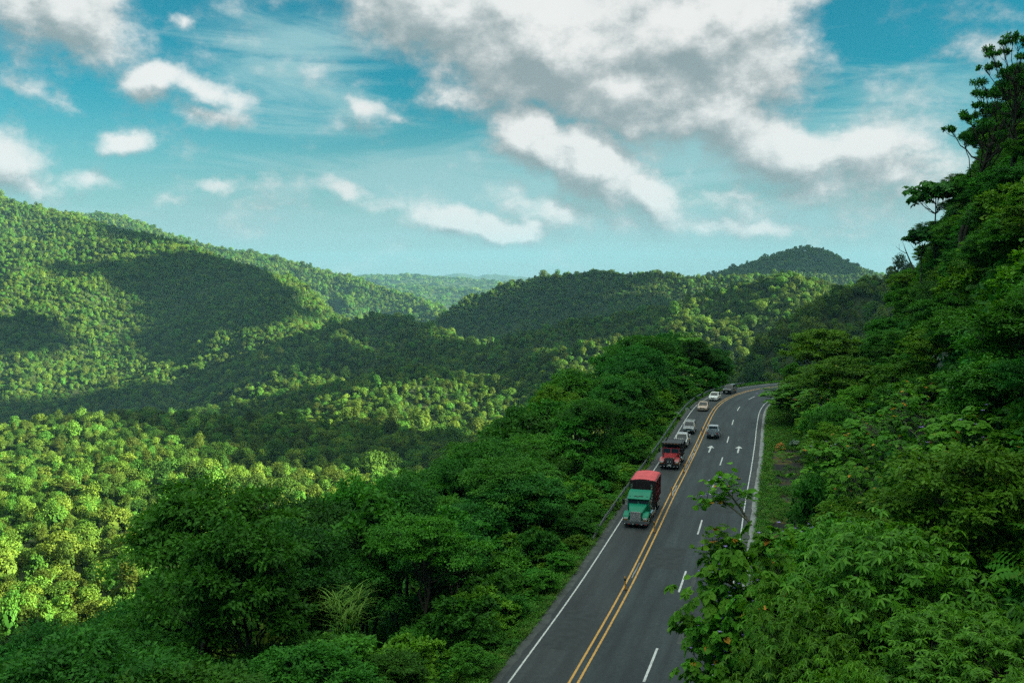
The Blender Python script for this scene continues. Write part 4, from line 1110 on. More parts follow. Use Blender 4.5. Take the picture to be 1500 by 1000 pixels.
def plan():
    C = candidates()
    s = np.array([c[1] for c in C]); o = np.array([c[2] for c in C])
    x, y, h = road_at(s, o)
    # skip points that fall back onto another stretch of road
    s2, o2 = road_coords(x, y)
    z = terrain(x, y)
    res = []
    for i, c in enumerate(C):
        side, t = c[0], c[3]
        if abs(o2[i] - o[i]) > 1.0: continue
        if y[i] < 24: continue
        if side == 'L':
            u = g5.uniform()
            if t < 3.2: kd, H = ('shrub' if u < .65 else 'shrub_bright'), g5.uniform(1.2, 2.4)
            elif t < 7.5: kd, H = ('shrub' if u < .55 else 'shrub_bright' if u < .8 else 'mid'), g5.uniform(3.0, 5.2)
            elif t < 15: kd, H = ('mid' if u < .28 else 'dense' if u < .50 else 'yellowish' if u < .66 else 'spindly' if u < .88 else 'layered'), g5.uniform(8, 13)
            else: kd, H = ('dense' if u < .32 else 'mid' if u < .52 else 'yellowish' if u < .66 else 'spindly' if u < .86 else 'layered'), g5.uniform(14, 22)
            if s[i] > 165 and kd in ('yellowish', 'mid') and u < .8: kd = 'dense'
            if s[i] > 165 and t > 3: H *= 1.25
        else:
            u = g5.uniform()
            if t < 6:
                if 78 < s[i] < 138: continue                      # the open gravel pull-off
                kd, H = ('round' if u < .4 else 'shrub' if u < .7 else 'yellowish'), g5.uniform(4, 8)
            elif t < 13: kd, H = ('round_open' if u < .28 else 'yellowish' if u < .58 else 'mid' if u < .75 else 'round'), g5.uniform(5, 9)
            else: kd, H = ('shrub' if u < .30 else 'mid' if u < .55 else 'dense' if u < .70 else 'yellowish' if u < .85 else 'shrub_bright'), g5.uniform(3.5, 7.5)
        top = z[i] + H
        px, py = pix((x[i], y[i], top))
        sil = SIL_L if side == 'L' else SIL_R
        lim = np.interp(px, sil[:, 0], sil[:, 1]) + ((g5.uniform(0, 16) if g5.uniform() < .45 else g5.uniform(20, 95)) if side == 'L' else g5.uniform(-10, 30)) * 60 / y[i] * 1.3
        if kd == 'spindly': lim -= 12 * 60 / y[i] * 1.3
        if py < lim:
            # the tallest this plant can be and stay below the skyline of the photograph
            zt = at(px, lim, y[i])[2]
            H = zt - z[i]
        # keep the cane clumps and the big tree's trunk in view, as in the photograph
        for (a_, b_, ymax, lim_) in ((425, 560, 62, 925), (205, 350, 73, 965)):
            if side == 'L' and a_ < px < b_ and y[i] < ymax:
                H = min(H, at(px, lim_, y[i])[2] - z[i])
        if H < 1.0: continue
        K = KIND[kd]
        if kd in ('shrub', 'shrub_bright') and H > 6: kd = 'mid'; K = KIND[kd]
        if kd in ('dense', 'mid', 'layered', 'yellowish', 'spindly') and H < 3.4: kd = 'shrub'; K = KIND[kd]
        Rr = K['R'] * (H / K['H']) ** .62 * g5.uniform(.85, 1.12)
        Rr = min(Rr, 6.8)
        # keep crowns off the road as seen in the photograph: shrink those that would hang over it
        if side == 'R':
            ok = False
            for _ in range(5):
                pts = np.array([(x[i] - Rr * f, y[i], z[i] + H * hh) for f, hh in ((.9, .08), (1, .35), (1, .6), (.75, .85), (0, 1))])
                qx, qy = pix(pts); b = np.interp(qy, ROAD_R[:, 0], ROAD_R[:, 1])
                if (qx >= b - 4).all(): ok = True; break
                Rr *= .8
            if not ok or Rr < .8: continue
            if o[i] - Rr < 8.0 + (1 if t > 6 else 0): Rr = max(1.0, o[i] - 8.6)
        else:
            Rr = min(Rr, max(.9, -o[i] - 4.6 + .4))
            ok = False
            for _ in range(6):
                pts = np.array([(x[i] + Rr * f, y[i], z[i] + H * hh) for f, hh in ((.95, .4), (.85, .7), (0, 1), (.5, .92))])
                qx, qy = pix(pts); b = np.interp(qy, LEFTRAIL[:, 0], LEFTRAIL[:, 1])
                if (qx <= b + 4).all(): ok = True; break
                Rr *= .86; H *= .9
            if not ok: continue
        if any((x[i] - hx)**2 + (y[i] - hy)**2 < (.62 * (hr + Rr * .6))**2 for hx, hy, hr, *_ in HERO): continue
        cxp, cyp = pix((x[i], y[i], z[i] + H * .62))
        if cxp < -90 or cxp > 1590 or cyp > 1120: continue
        if math.hypot(x[i], y[i]) < 26: continue
        res.append(dict(side=side, s=s[i], o=o[i], t=t, x=x[i], y=y[i], z=z[i], H=H, R=Rr, kd=kd))
    # how much of each crown shows, nearest first
    W_, H_ = 250, 167
    buf = np.zeros((H_, W_), bool)
    gy_, gx_ = np.mgrid[0:H_, 0:W_]
    out = []
    for (hx, hy, hr, ht, RR) in HERO: pass
    res += [dict(hero=True, x=hx, y=hy, z=ht - 2 * RR, H=2 * RR, R=RR * .85) for hx, hy, hr, ht, RR in HERO]
    for r in sorted(res, key=lambda r: r['y']):
        cx, cyy = pix((r['x'], r['y'], r['z'] + r['H'] * .6)); f = FPX / r['y']
        rx = max(r['R'] * f * .9, 3) / 6; ry = max(r['H'] * .42 * f, 3) / 6
        m = ((gx_ - cx / 6) / rx)**2 + ((gy_ - cyy / 6) / ry)**2 < 1
        vis = (m & ~buf).sum()
        r['vis'] = vis; r['frac'] = vis / max(m.sum(), 1)
        core = ((gx_ - cx / 6) / (rx * .82))**2 + ((gy_ - cyy / 6) / (ry * .82))**2 < 1
        buf |= core
        if not r.get('hero') and vis >= 5 and r['frac'] > .05: out.append(r)
    return out
for px_, py_, yv_ in ((462, 842, 66), (505, 855, 64), (523, 868, 60)):
    p_ = at(px_, py_, yv_); HERO.append((p_[0], p_[1], 2.6, p_[2], 1.2))
PLAN = plan()
print('plan', len(PLAN), {k: sum(1 for r in PLAN if r['kd'] == k) for k in KIND})
for i, r in enumerate(PLAN):
    kd = r['kd']; s, o, t = r['s'], r['o'], r['t']
    if r['side'] == 'L':
        where = zone_left(s, o)
        row = 'at the left road edge' if t < 3.2 else 'just below the left verge' if t < 7.5 else 'on the upper left slope' if t < 15 else 'on the outer left slope'
        lab = f'{LAB_L[kd]} {row}, {where}'
        grp = f'{"shrubs" if "shrub" in kd else "trees"} {row} {where}'
        cat = 'shrub' if 'shrub' in kd else 'tree'
    else:
        where = 'near the camera' if s < 60 else 'beside the gravel pull-off' if s < 140 else 'inside the bend'
        row = 'on the right verge' if t < 6 else 'at the foot of the cliff' if t < 13 else 'halfway up the cliff' if t < 24 else 'high on the cliff'
        nm = dict(LAB_L, round='round leaved lilac flowered shrub', round_open='open tree flecked with orange leaves')[kd]
        lab = f'{nm} {row}, {where}'
        cat = 'shrub' if kd in ('shrub', 'shrub_bright', 'round') else 'tree'
        grp = f'{cat}s {row} {where}'
    tree(NAME[kd], kd, i, (r['x'], r['y'], r['z'] - .2), r['H'], r['R'], g5.uniform(0, 6.28), lab, cat, grp, (g5.normal() * .04, g5.normal() * .04))

# ---------------- undergrowth (nobody could count it)
def bush_mesh(seed, r=1.0, n=260, L=.24, W=.12, shape='diamond', lift=.5):
    g = np.random.default_rng(seed); lv = Leaves()
    u = rand_dir(g, n); u[:, 2] = np.abs(u[:, 2])
    bl = g.integers(0, 5, n); bc = rand_dir(g, 5) * r * .4; bc[:, 2] = np.abs(bc[:, 2])
    P = bc[bl] + u * np.array([r * .6, r * .6, r * .65]) * g.uniform(.55, 1.05, (n, 1))
    A = unit(u * np.array([1, 1, .2]) + g.normal(size=u.shape) * .5 - np.array([0, 0, .25]))
    s = g.uniform(.6, 1.2, n)
    lv.add(P, A, unit(u * .6 + np.array([0, 0, lift]) + g.normal(size=u.shape) * .35), L * s, W * s, np.clip(g.beta(2, 2, n), 0, .95), shape)
    return lv.mesh('bush')
def fern_mesh(seed, n=11, L=1.1):
    g = np.random.default_rng(seed); lv = Leaves()
    for k in range(n):
        a = 6.283 * k / n + g.uniform(-.3, .3); d = np.array([math.cos(a), math.sin(a), 0]); l = L * g.uniform(.7, 1.15)
        t = np.linspace(.12, 1, 11)
        P = d * (t * l)[:, None] * .85 + np.array([0, 0, 1.0]) * (np.sin(t * 2.0) * l * .55)[:, None]
        side = np.array([-d[1], d[0], 0])
        w = np.sin(t * 3.0) * .26 * L + .03
        for sg in (-1, 1):
            lv.add(P, np.tile(side * sg + d * .35 - np.array([0, 0, .25]), (11, 1)), np.tile([0, 0, 1.], (11, 1)) + d * .3, w, .11 * L, g.uniform(.2, .9), 'diamond')
    return lv.mesh('fern')
def tuft_mesh(seed, n=42, L=.35, W=.03):
    g = np.random.default_rng(seed); lv = Leaves()
    a = g.uniform(0, 6.283, n); P = np.stack([np.cos(a), np.sin(a), a * 0], -1) * g.uniform(0, .22, (n, 1))
    A = unit(np.stack([np.cos(a) * .6, np.sin(a) * .6, np.full(n, 1.)], -1) + g.normal(size=(n, 3)) * .2)
    lv.add(P, A, unit(np.stack([-np.cos(a), -np.sin(a), np.full(n, .6)], -1)), L * g.uniform(.5, 1.2, n), W, g.uniform(0, 1, n), 'blade')
    return lv.mesh('tuft')
UG = [proto('bush', bush_mesh(201), MAT['leaf_mid']), proto('bush', bush_mesh(202, 1.1, 300, .26, .14), MAT['leaf_dark']), proto('bush', bush_mesh(203, .9, 130, .34, .24, 'broad'), MAT['leaf_mid']),
      proto('fern', fern_mesh(204), MAT['fern']), proto('bush', bush_mesh(205, 1.0, 240, .22, .10), MAT['leaf_yellow']), proto('fern', fern_mesh(206, 9, 1.3), MAT['fern'])]
UGC = hidden_collection('undergrowth plants', UG)
GRC = hidden_collection('grass tufts', [proto('tuft', tuft_mesh(301), MAT['cane']), proto('tuft', tuft_mesh(302, 34, .28), MAT['fern']), proto('bush', bush_mesh(303, .35, 60, .12, .07), MAT['fern'])])
def ug_points(s0, s1, o_list, sp, g, ymin=12):
    S, O = np.meshgrid(np.arange(s0, s1, sp), o_list)
    S = S.ravel() + g.uniform(-.5, .5, S.size) * sp; O = O.ravel() + g.uniform(-.5, .5, O.size) * (sp if len(o_list) < 2 else abs(o_list[1] - o_list[0]))
    x, y, h = road_at(S, O)
    s2, o2 = road_coords(x, y)
    k = (np.abs(o2 - O) < 1.0) & (y > ymin)
    x, y, O, S = x[k], y[k], O[k], S[k]
    z = terrain(x, y)
    px, py = pix(np.stack([x, y, z], -1))
    k = ((px > -150) & (px < 1650) & (py < 1250)) | ((y < 45) & (ymin < 0) & (z < 75))
    return np.stack([x, y, z], -1)[k], O[k], S[k]
g6 = np.random.default_rng(66)
P, O, S = ug_points(20, 262, np.arange(-5.7, -13, -.9), .95, g6)
t = -O - 5
sc = np.clip(.28 + .22 * t, .35, 1.25) * g6.uniform(.7, 1.25, len(P))
P2, O2, S2 = ug_points(20, 262, np.arange(-13, -60, -2.0), 2.0, g6)
P = np.vstack([P, P2]); sc = np.concatenate([sc, g6.uniform(1.3, 2.3, len(P2))])
o = scatter('undergrowth', P, UGC, len(UG), np.stack([sc, sc, sc * g6.uniform(.8, 1.2, len(P))], -1), g6, .12)
tag(o, 'tangled leafy undergrowth and ferns on the slope left of the road', 'undergrowth', kind='stuff')
P, O, S = ug_points(-22, 245, np.arange(15.2, 60, .62), 1.45, g6, -20)
k = ((O < 48) | (S > 90)) & ~((O < 16.6) & (S > 72) & (S < 142))
P, O, S = P[k], O[k], S[k]
sc = np.clip(.5 + .12 * (O - 14.5), .5, 1.25) * g6.uniform(.75, 1.45, len(P))
o = scatter('undergrowth', P, UGC, len(UG), np.stack([sc, sc, sc], -1), g6, .25)
tag(o, 'dense ferns and leafy plants covering the dark cliff right of the road', 'undergrowth', kind='stuff')
print('undergrowth', len(P))
P, O, S = ug_points(15, 240, np.arange(9.15, 15.4, .34), .36, g6)
n_ = fbm(P[:, 0] / 4.5 + 3, P[:, 1] / 4.5, 3); 
open_ = ((S > 74) & (S < 140) & (n_ + .12 * np.abs(O - 12.2) < .24) & (O > 10.2))
k = ~open_ | (g6.uniform(size=len(P)) < .10)
P, O = P[k], O[k]
sc = g6.uniform(.5, 1.3, len(P)) * (1 + .8 * (O > 13.5))
o = scatter('grass', P + np.array([0, 0, .14]), GRC, 3, np.stack([sc, sc, sc], -1), g6, .1)
tag(o, 'short green grass and weeds on the verge right of the road', 'grass', kind='stuff')
P, O, S = ug_points(15, 262, np.arange(-4.9, -6.4, -.3), .4, g6)
sc = g6.uniform(.6, 1.5, len(P))
o = scatter('grass', P + np.array([0, 0, .1]), GRC, 3, np.stack([sc, sc, sc], -1), g6, .1)
tag(o, 'green grass fringe along the left road edge', 'grass', kind='stuff')

# ---------------- plants of a special build
def cane(seed, n, H):
    g = np.random.default_rng(seed); lv = Leaves(); tb = Tubes()
    for k in range(n):
        a = g.uniform(0, 6.283); d = np.array([math.cos(a), math.sin(a), 0]); h = H * g.uniform(.6, 1)
        b = d * g.uniform(0, .9)
        path = bez(b, b + np.array([0, 0, h * .6]), b + d * h * .16 + np.array([0, 0, h * .86]), 6)
        tb.add(path, np.linspace(.035, .015, 6), 4)
        m = 12; f = g.uniform(.25, 1, m); idx = (f * 5).astype(int); Pp = path[np.clip(idx, 0, 5)]
        an = g.uniform(0, 6.283, m); dd = np.stack([np.cos(an), np.sin(an), np.full(m, 1.1)], -1)
        lv.add(Pp, dd, np.stack([-np.cos(an), -np.sin(an), np.full(m, .8)], -1), g.uniform(1.0, 1.9, m), .075, g.uniform(.2, 1, m), 'blade')
    return tb.mesh('stems'), lv.mesh('leaves')
for i, (px, py, yv, n, H, lab) in enumerate([(462, 842, 66, 17, 4.6, 'tall clump of pale green wild cane with arching blades at lower left'), (505, 855, 64, 14, 4.2, 'clump of wild cane beside the taller one, tips bending right'), (523, 868, 60, 5, 3.4, 'thin tuft of wild cane standing alone among dark shrubs')]):
    p = at(px, py, yv); st, lf = cane(400 + i, n, H)
    e = empty('cane_clump', (p[0], p[1], p[2] - H * .95)); tag(e, lab, 'cane', 'wild cane at lower left')
    link('stems', st, e, MAT['cane']); link('leaves', lf, e, MAT['cane'])

def giant_leaf(seed, n=9, L=1.3, hang=False):
    g = np.random.default_rng(seed); lv = Leaves(); tb = Tubes()
    for k in range(n):
        a = g.uniform(0, 6.283); d = np.array([math.cos(a), math.sin(a), 0]); l = L * g.uniform(.7, 1.15)
        tip = d * g.uniform(.6, 1.5) * L + np.array([0, 0, g.uniform(.5, 1.3) * L])
        tb.add(bez((0, 0, 0), tip * np.array([.4, .4, .9]), tip, 5), np.linspace(.04, .025, 5), 5)
        Bd = np.array([-d[1], d[0], 0]); nn = unit(np.array([0, 0, 1.]) + d * .5 + g.normal(size=3) * .25)
        A0 = unit(d - np.array([0, 0, .75 if not hang else 2.2]))
        # a lobed leaf: seven toothed fingers fanning out and overlapping
        for q in np.linspace(-1.25, 1.25, 7 if not hang else 3):
            A = A0 * math.cos(q) + np.cross(nn, A0) * math.sin(q)
            lv.add([tip - A0 * l * .3], [A], [nn], l * (1 - .16 * abs(q)), l * (.42 if not hang else .6), g.uniform(.1, .95), 'broad')
    return tb.mesh('stalks'), lv.mesh('leaves')
GL = [giant_leaf(500), giant_leaf(501, 7, 1.1), giant_leaf(502, 11, 1.5), giant_leaf(503, 8, 1.4, True)]
for st, lf in GL: st.materials.append(MAT['bark_pale'])
for k_i, (st, lf) in enumerate(GL): lf.materials.append(MAT['leaf_grey'] if k_i < 3 else MAT['leaf_yellow'])
GIANT = [(1338, 495, 0, 'highest cluster of grey giant leaves on the cliff, under the dark overhang'), (1335, 520, 1, 'grey giant leafed plant just below the highest cluster on the cliff'), (1340, 545, 2, 'large drooping cluster of grey giant leaves at the left of the cliff face'),
         (1383, 505, 1, 'small grey giant leafed plant high in the middle of the cliff face'), (1386, 535, 0, 'pale giant leaves hanging in the centre of the cliff face'), (1405, 545, 2, 'broad pale giant leafed plant right of the cliff centre'),
         (1420, 572, 0, 'dark grey giant leafed plant low in the middle of the cliff'), (1368, 575, 1, 'grey giant leaves hanging below the drooping cluster'), (1412, 470, 1, 'grey giant leafed plant in the dark upper cliff'),
         (1462, 535, 3, 'long yellow green hanging leaves on the cliff at the right edge'), (1478, 560, 3, 'lower bunch of long yellow green hanging leaves by the right edge'), (1482, 600, 0, 'pale silvery giant leaf plant at the right edge of the frame'),
         (1372, 620, 3, 'single yellowish hanging leaf plant at the foot of the cliff'), (1305, 640, 1, 'silvery giant leafed plant among the orange flecked trees'), (1172, 655, 1, 'silvery broad leafed plant beside the dark gravel'),]
for i, (px, py, v, lab) in enumerate(GIANT):
    hit = ground_hit(px, py, 40)
    if hit is None: continue
    e = empty('giant_leaf_plant', tuple(hit + np.array([-.7, -.5, .2])), g6.uniform(0, 6.28)); tag(e, lab, 'plant', 'giant leafed plants')
    e.scale = (.62,) * 3 if py < 620 else (.6,) * 3
    for nm, me in (('stalks', GL[v][0]), ('leaves', GL[v][1])):
        o_ = bpy.data.objects.new(nm, me); COL.objects.link(o_); o_.parent = e
for i, (px, py, yv, v, lab) in enumerate([(985, 606, 163, 0, 'pale giant leafed plant on the bank left of the beige car'), (1000, 602, 168, 2, 'second pale giant leafed plant, just right of its neighbour on the left bank')]):
    p = at(px, py, yv); e = empty('giant_leaf_plant', (p[0], p[1], p[2] - 1.4), i * 2.0); tag(e, lab, 'plant', 'giant leafed plants'); e.scale = (1.0,) * 3
    for nm, me in (('stalks', GL[v][0]), ('leaves', GL[v][1])):
        o_ = bpy.data.objects.new(nm, me); COL.objects.link(o_); o_.parent = e

def palm(seed, n=12, L=2.4):
    g = np.random.default_rng(seed); lv = Leaves(); tb = Tubes()
    tb.add(bez((0, 0, -1), (.1, 0, 1.2), (.2, .1, 2.4), 6), np.linspace(.13, .09, 6), 6)
    for k in range(n):
        a = 6.283 * k / n + g.uniform(-.2, .2); d = np.array([math.cos(a), math.sin(a), 0]); l = L * g.uniform(.8, 1.1)
        t_ = np.linspace(.1, 1, 22); Pp = np.array([.2, .1, 2.4]) + d * (t_ * l)[:, None] * .9 + np.array([0, 0, 1.]) * (np.sin(t_ * 2.3) * l * .42)[:, None]
        tb.add(Pp[::3], .015, 3); side = np.array([-d[1], d[0], 0])
        for sg in (-1, 1): lv.add(Pp, np.tile(side * sg + d * .5 - np.array([0, 0, .35]), (22, 1)), np.tile([0, 0, 1.], (22, 1)) + d * .2, np.sin(t_ * 2.9) * .75 + .1, .10, g.uniform(.2, 1), 'blade')
    return tb.mesh('trunk'), lv.mesh('fronds')
pt, pf = palm(600); pt.materials.append(MAT['bark']); pf.materials.append(MAT['fern'])
for i, (px, py, yv, s_, lab) in enumerate([(962, 602, 160, 1.0, 'bright tree fern with drooping fronds left of the beige car'), (890, 690, 112, .9, 'tree fern beside the guardrail behind the green truck'), (640, 770, 80, .9, 'tree fern among the shrubs on the left slope'), (1010, 500, 200, 1.2, 'tree fern on the dark wooded bank outside the bend')]):
    p = at(px, py, yv); e = empty('tree_fern', (p[0], p[1], p[2] - 2.6 * s_), i * 1.3); tag(e, lab, 'tree fern', 'tree ferns'); e.scale = (s_,) * 3
    for nm, me in (('trunk', pt), ('fronds', pf)):
        o_ = bpy.data.objects.new(nm, me); COL.objects.link(o_); o_.parent = e

# a bare dead branch sticking out at the cliff edge
tb = Tubes()
tb.add(bez((1.6, 0, -2.0), (.6, 0, .2), (0, 0, 1.6), 6), np.linspace(.16, .06, 6), 6); tb.add(bez((.35, 0, .7), (-.6, 0, 1.0), (-1.5, 0, 1.9), 6), np.linspace(.07, .02, 6), 5)
tb.add(bez((0, 0, 1.6), (-.1, 0, 2.2), (-.5, 0, 2.7), 5), np.linspace(.05, .015, 5), 5); tb.add(bez((-.8, 0, 1.2), (-1, 0, 1.8), (-.9, 0, 2.3), 4), np.linspace(.035, .012, 4), 4)
p = at(1325, 372, 160); o_ = link('dead_branch', tb.mesh('dead_branch'), None, MAT['bark_pale']); o_.location = tuple(p + np.array([0, 0, -.6])); tag(o_, 'bare dead branch poking out of the cliff edge against the far hill', 'branch')

# the long branches of the round leaved tree that reach over the road
def over_branch(pxs, yv, label, seed, rad=.05, nl=46):
    g = np.random.default_rng(seed)
    pts = np.array([at(a, b, yv) for a, b in pxs]); base = pts[0].copy(); pts = pts - base
    tt = np.linspace(0, 1, 14); path = np.stack([np.interp(tt, np.linspace(0, 1, len(pts)), pts[:, k]) for k in range(3)], -1)
    path[1:-1] = (path[:-2] + 2 * path[1:-1] + path[2:]) / 4; path[:, 1] += np.sin(tt * 3) * .3
    tb = Tubes(); lv = Leaves(); tb.add(path, np.linspace(rad, rad * .3, 14), 6)
    ends = []
    for k in range(9):
        j = 5 + k; j = min(j, 13); d = rand_dir(g, 1)[0] * np.array([.8, .6, .5]) + np.array([0, 0, .15]); e_ = path[j] + d * g.uniform(.5, 1.1)
        tb.add(bez(path[j], path[j] + d * .3, e_, 4), np.linspace(rad * .4, rad * .15, 4), 4); ends.append(e_)
    ends.append(path[-1])
    for e_ in ends:
        m = nl // 8 + 3; an = g.uniform(0, 6.283, m); A = np.stack([np.cos(an), np.sin(an), g.uniform(-.5, .3, m)], -1)
        q = e_ + g.normal(size=(m, 3)) * .20; tint = g.uniform(.3, .95, m); tint[g.uniform(size=m) < .03] = 1
        s_ = g.uniform(.26, .40, m); lv.add(q, A, np.tile([0, 0, 1.], (m, 1)) + g.normal(size=(m, 3)) * .35, s_, s_ * .85, tint, 'broad')
        if g.uniform() < .6:
            for f in range(5): lv.add([e_ + np.array([0, 0, .2])], [[math.cos(f * 1.26), math.sin(f * 1.26), .5]], [[0, 0, 1.]], .12, .10, .5, 'diamond', 1)
    e = empty('overhanging_branch', tuple(base)); tag(e, label, 'branch', 'leafy branches over the road')
    link('limb', tb.mesh('limb'), e, MAT['bark_pale']); lf = lv.mesh('leaves'); link('leaves', lf, e, [MAT['leaf_old'], MAT['flower']])
over_branch([(1100, 770), (1086, 745), (1068, 722), (1052, 704)], 44, 'forked branch with leaf tufts and lilac flowers reaching over the lane, topmost over the road', 701, .07, 70)
over_branch([(1095, 762), (1070, 742), (1050, 735), (1036, 730)], 43.5, 'thin side branch with round leaves just below the topmost one over the road', 702)
over_branch([(1092, 815), (1070, 800), (1050, 792), (1034, 800)], 43, 'leafy branch reaching farthest left over the uphill lane', 703, .05, 80)
over_branch([(1095, 850), (1072, 838), (1056, 835), (1044, 850)], 42, 'leafy branch over the lane below the farthest reaching one', 704, .05, 70)
over_branch([(1100, 905), (1078, 900), (1060, 898), (1050, 912)], 41, 'low round leaved branch over the white edge line', 705, .05, 80)
over_branch([(1095, 960), (1078, 950), (1066, 945), (1056, 950)], 40, 'lowest round leaved branch at the bottom over the road edge', 706, .05, 70)

# a small orange-leaved shrub on the verge
lv = Leaves(); g7 = np.random.default_rng(9); u = rand_dir(g7, 90); u[:, 2] = np.abs(u[:, 2]); lv.add(u * np.array([.5, .5, .9]), u - np.array([0, 0, .4]), u, .28, .16, .5, 'diamond')
x_, y_, _ = road_at(s_of_y(131), 11.2); o_ = link('orange_shrub', lv.mesh('orange_shrub'), None, MAT['orange_leaf']); o_.location = (float(x_), float(y_), 0.1); tag(o_, 'small round orange leaved shrub on the grassy verge', 'shrub')

# ------------------------------------------------------------------ vehicles: +X is forward, the origin lies on the road under the front bumper
def paint(name, col, rough=.32, metal=.0, coat=.5): return plain(name, col, rough, metal, .5, .06, 1.5, coat)
MAT['glass_dark'] = plain('glass_dark', (.010, .020, .024), .12, spec=.28, var=.05)
MAT['tyre'] = plain('tyre', (.014, .014, .015), .85, var=.2)
MAT['rim'] = plain('rim', (.42, .43, .44), .35, metal=.6)
MAT['chrome'] = plain('chrome', (.62, .62, .63), .22, metal=.9)
MAT['steel_grey'] = plain('steel_grey', (.16, .17, .18), .45, metal=.4)
MAT['trim_black'] = plain('trim_black', (.02, .02, .022), .55)
MAT['lamp_glass'] = plain('lamp_glass', (.62, .64, .62), .12, spec=.7)
MAT['lamp_red'] = plain('lamp_red', (.42, .02, .015), .2, spec=.6)
MAT['lamp_amber'] = plain('lamp_amber', (.60, .22, .03), .2, spec=.6)
MAT['grille_light'] = plain('grille_light', (.40, .38, .38), .4, metal=.2)
MAT['plate'] = plain('plate', (.55, .56, .55), .5)
MAT['teal_paint'] = plain('teal_paint', (.003, .17, .10), .5, 0, .2, .08, 1.5, .0)
MAT['maroon_paint'] = plain('maroon_paint', (.13, .022, .028), .55, var=.3, scale=1.2)
MAT['dark_board'] = plain('dark_board', (.020, .012, .013), .65, var=.3)
MAT['red_tarp'] = plain('red_tarp', (.56, .075, .085), .75, var=.16, scale=1.6)
MAT['red_paint'] = paint('red_paint', (.27, .012, .018))
MAT['dark_steel'] = plain('dark_steel', (.03, .032, .034), .6, var=.3)

def prism(name, prof, w0, w1=None, bevel=.03, shape=None):
    """Side profile [(x, z)] extruded across y from -w/2 to w/2."""
    w1 = w0 if w1 is None else w1
    bm = bmesh.new()
    a = [bm.verts.new((x, -w0 / 2, z)) for x, z in prof]; b = [bm.verts.new((x, w0 / 2, z)) for x, z in prof]
    n = len(prof)
    bm.faces.new(a); bm.faces.new(b[::-1])
    for i in range(n): bm.faces.new((a[i], b[i], b[(i + 1) % n], a[(i + 1) % n]))
    if shape:
        for v in bm.verts: v.co.y *= shape(v.co.x, v.co.z)
    if bevel:
        es = [e for e in bm.edges if (e.verts[0].co.y * e.verts[1].co.y > 0 and abs(abs(e.verts[0].co.y) - abs(e.verts[1].co.y)) < .6)]
        bmesh.ops.bevel(bm, geom=es, offset=bevel, segments=2, affect='EDGES', clamp_overlap=True)
    bmesh.ops.triangulate(bm, faces=[f for f in bm.faces if len(f.verts) > 4])
    return bm_mesh(bm, name)
def boxes(name, L_, bevel=.0):
    bm = bmesh.new()
    for c, s in L_: box_bm(bm, c, s, None, bevel)
    return bm_mesh(bm, name)
def quad_pane(name, q, th=.012):
    """A thin pane through four corners, thickened outwards."""
    q = [Vector(p) for p in q]; n = (q[1] - q[0]).cross(q[3] - q[0]).normalized()
    bm = bmesh.new(); a = [bm.verts.new(p) for p in q]; b = [bm.verts.new(p + n * th) for p in q]
    bm.faces.new(a[::-1]); bm.faces.new(b)
    for i in range(4): bm.faces.new((a[i], a[(i + 1) % 4], b[(i + 1) % 4], b[i]))
    return bm_mesh(bm, name)
def cyl(bm, c, r, h, axis='Y', seg=20):
    rot = {'Y': Matrix.Rotation(R(90), 4, 'X'), 'X': Matrix.Rotation(R(90), 4, 'Y'), 'Z': Matrix.Identity(4)}[axis]
    return bmesh.ops.create_cone(bm, cap_ends=True, segments=seg, radius1=r, radius2=r, depth=h, matrix=Matrix.Translation(c) @ rot)['verts']
_wheels = {}
def wheel_meshes(r, w):
    k = (r, w)
    if k not in _wheels:
        bm = bmesh.new(); vs = cyl(bm, (0, 0, 0), r, w, seg=24)
        es = [e for e in bm.edges if abs(e.verts[0].co.y - e.verts[1].co.y) < 1e-5]
        bmesh.ops.bevel(bm, geom=es, offset=.045, segments=2, affect='EDGES')
        t = bm_mesh(bm, 'wheel'); t.materials.append(MAT['tyre'])
        bm = bmesh.new()
        for sy in (-1, 1):
            cyl(bm, (0, sy * (w / 2 + .004), 0), r * .60, .03, seg=20)
            cyl(bm, (0, sy * (w / 2 + .03), 0), r * .22, .05, seg=12)
            for q in range(6):
                a = q * 1.0472; cyl(bm, (math.cos(a) * r * .4, sy * (w / 2 + .02), math.sin(a) * r * .4), r * .07, .03, seg=6)
        rm = bm_mesh(bm, 'rim'); rm.materials.append(MAT['rim'])
        _wheels[k] = (t, rm)
    return _wheels[k]
def add_wheel(parent, x, y, r, w):
    t, rm = wheel_meshes(r, w)
    o = bpy.data.objects.new('wheel', t); COL.objects.link(o); o.parent = parent; o.location = (x, y, r)
    q = bpy.data.objects.new('rim', rm); COL.objects.link(q); q.parent = o
def arch(x, r, z=.30, n=7):
    return [(x + r * math.cos(t), z + r * math.sin(t)) for t in np.linspace(0, math.pi, n)]

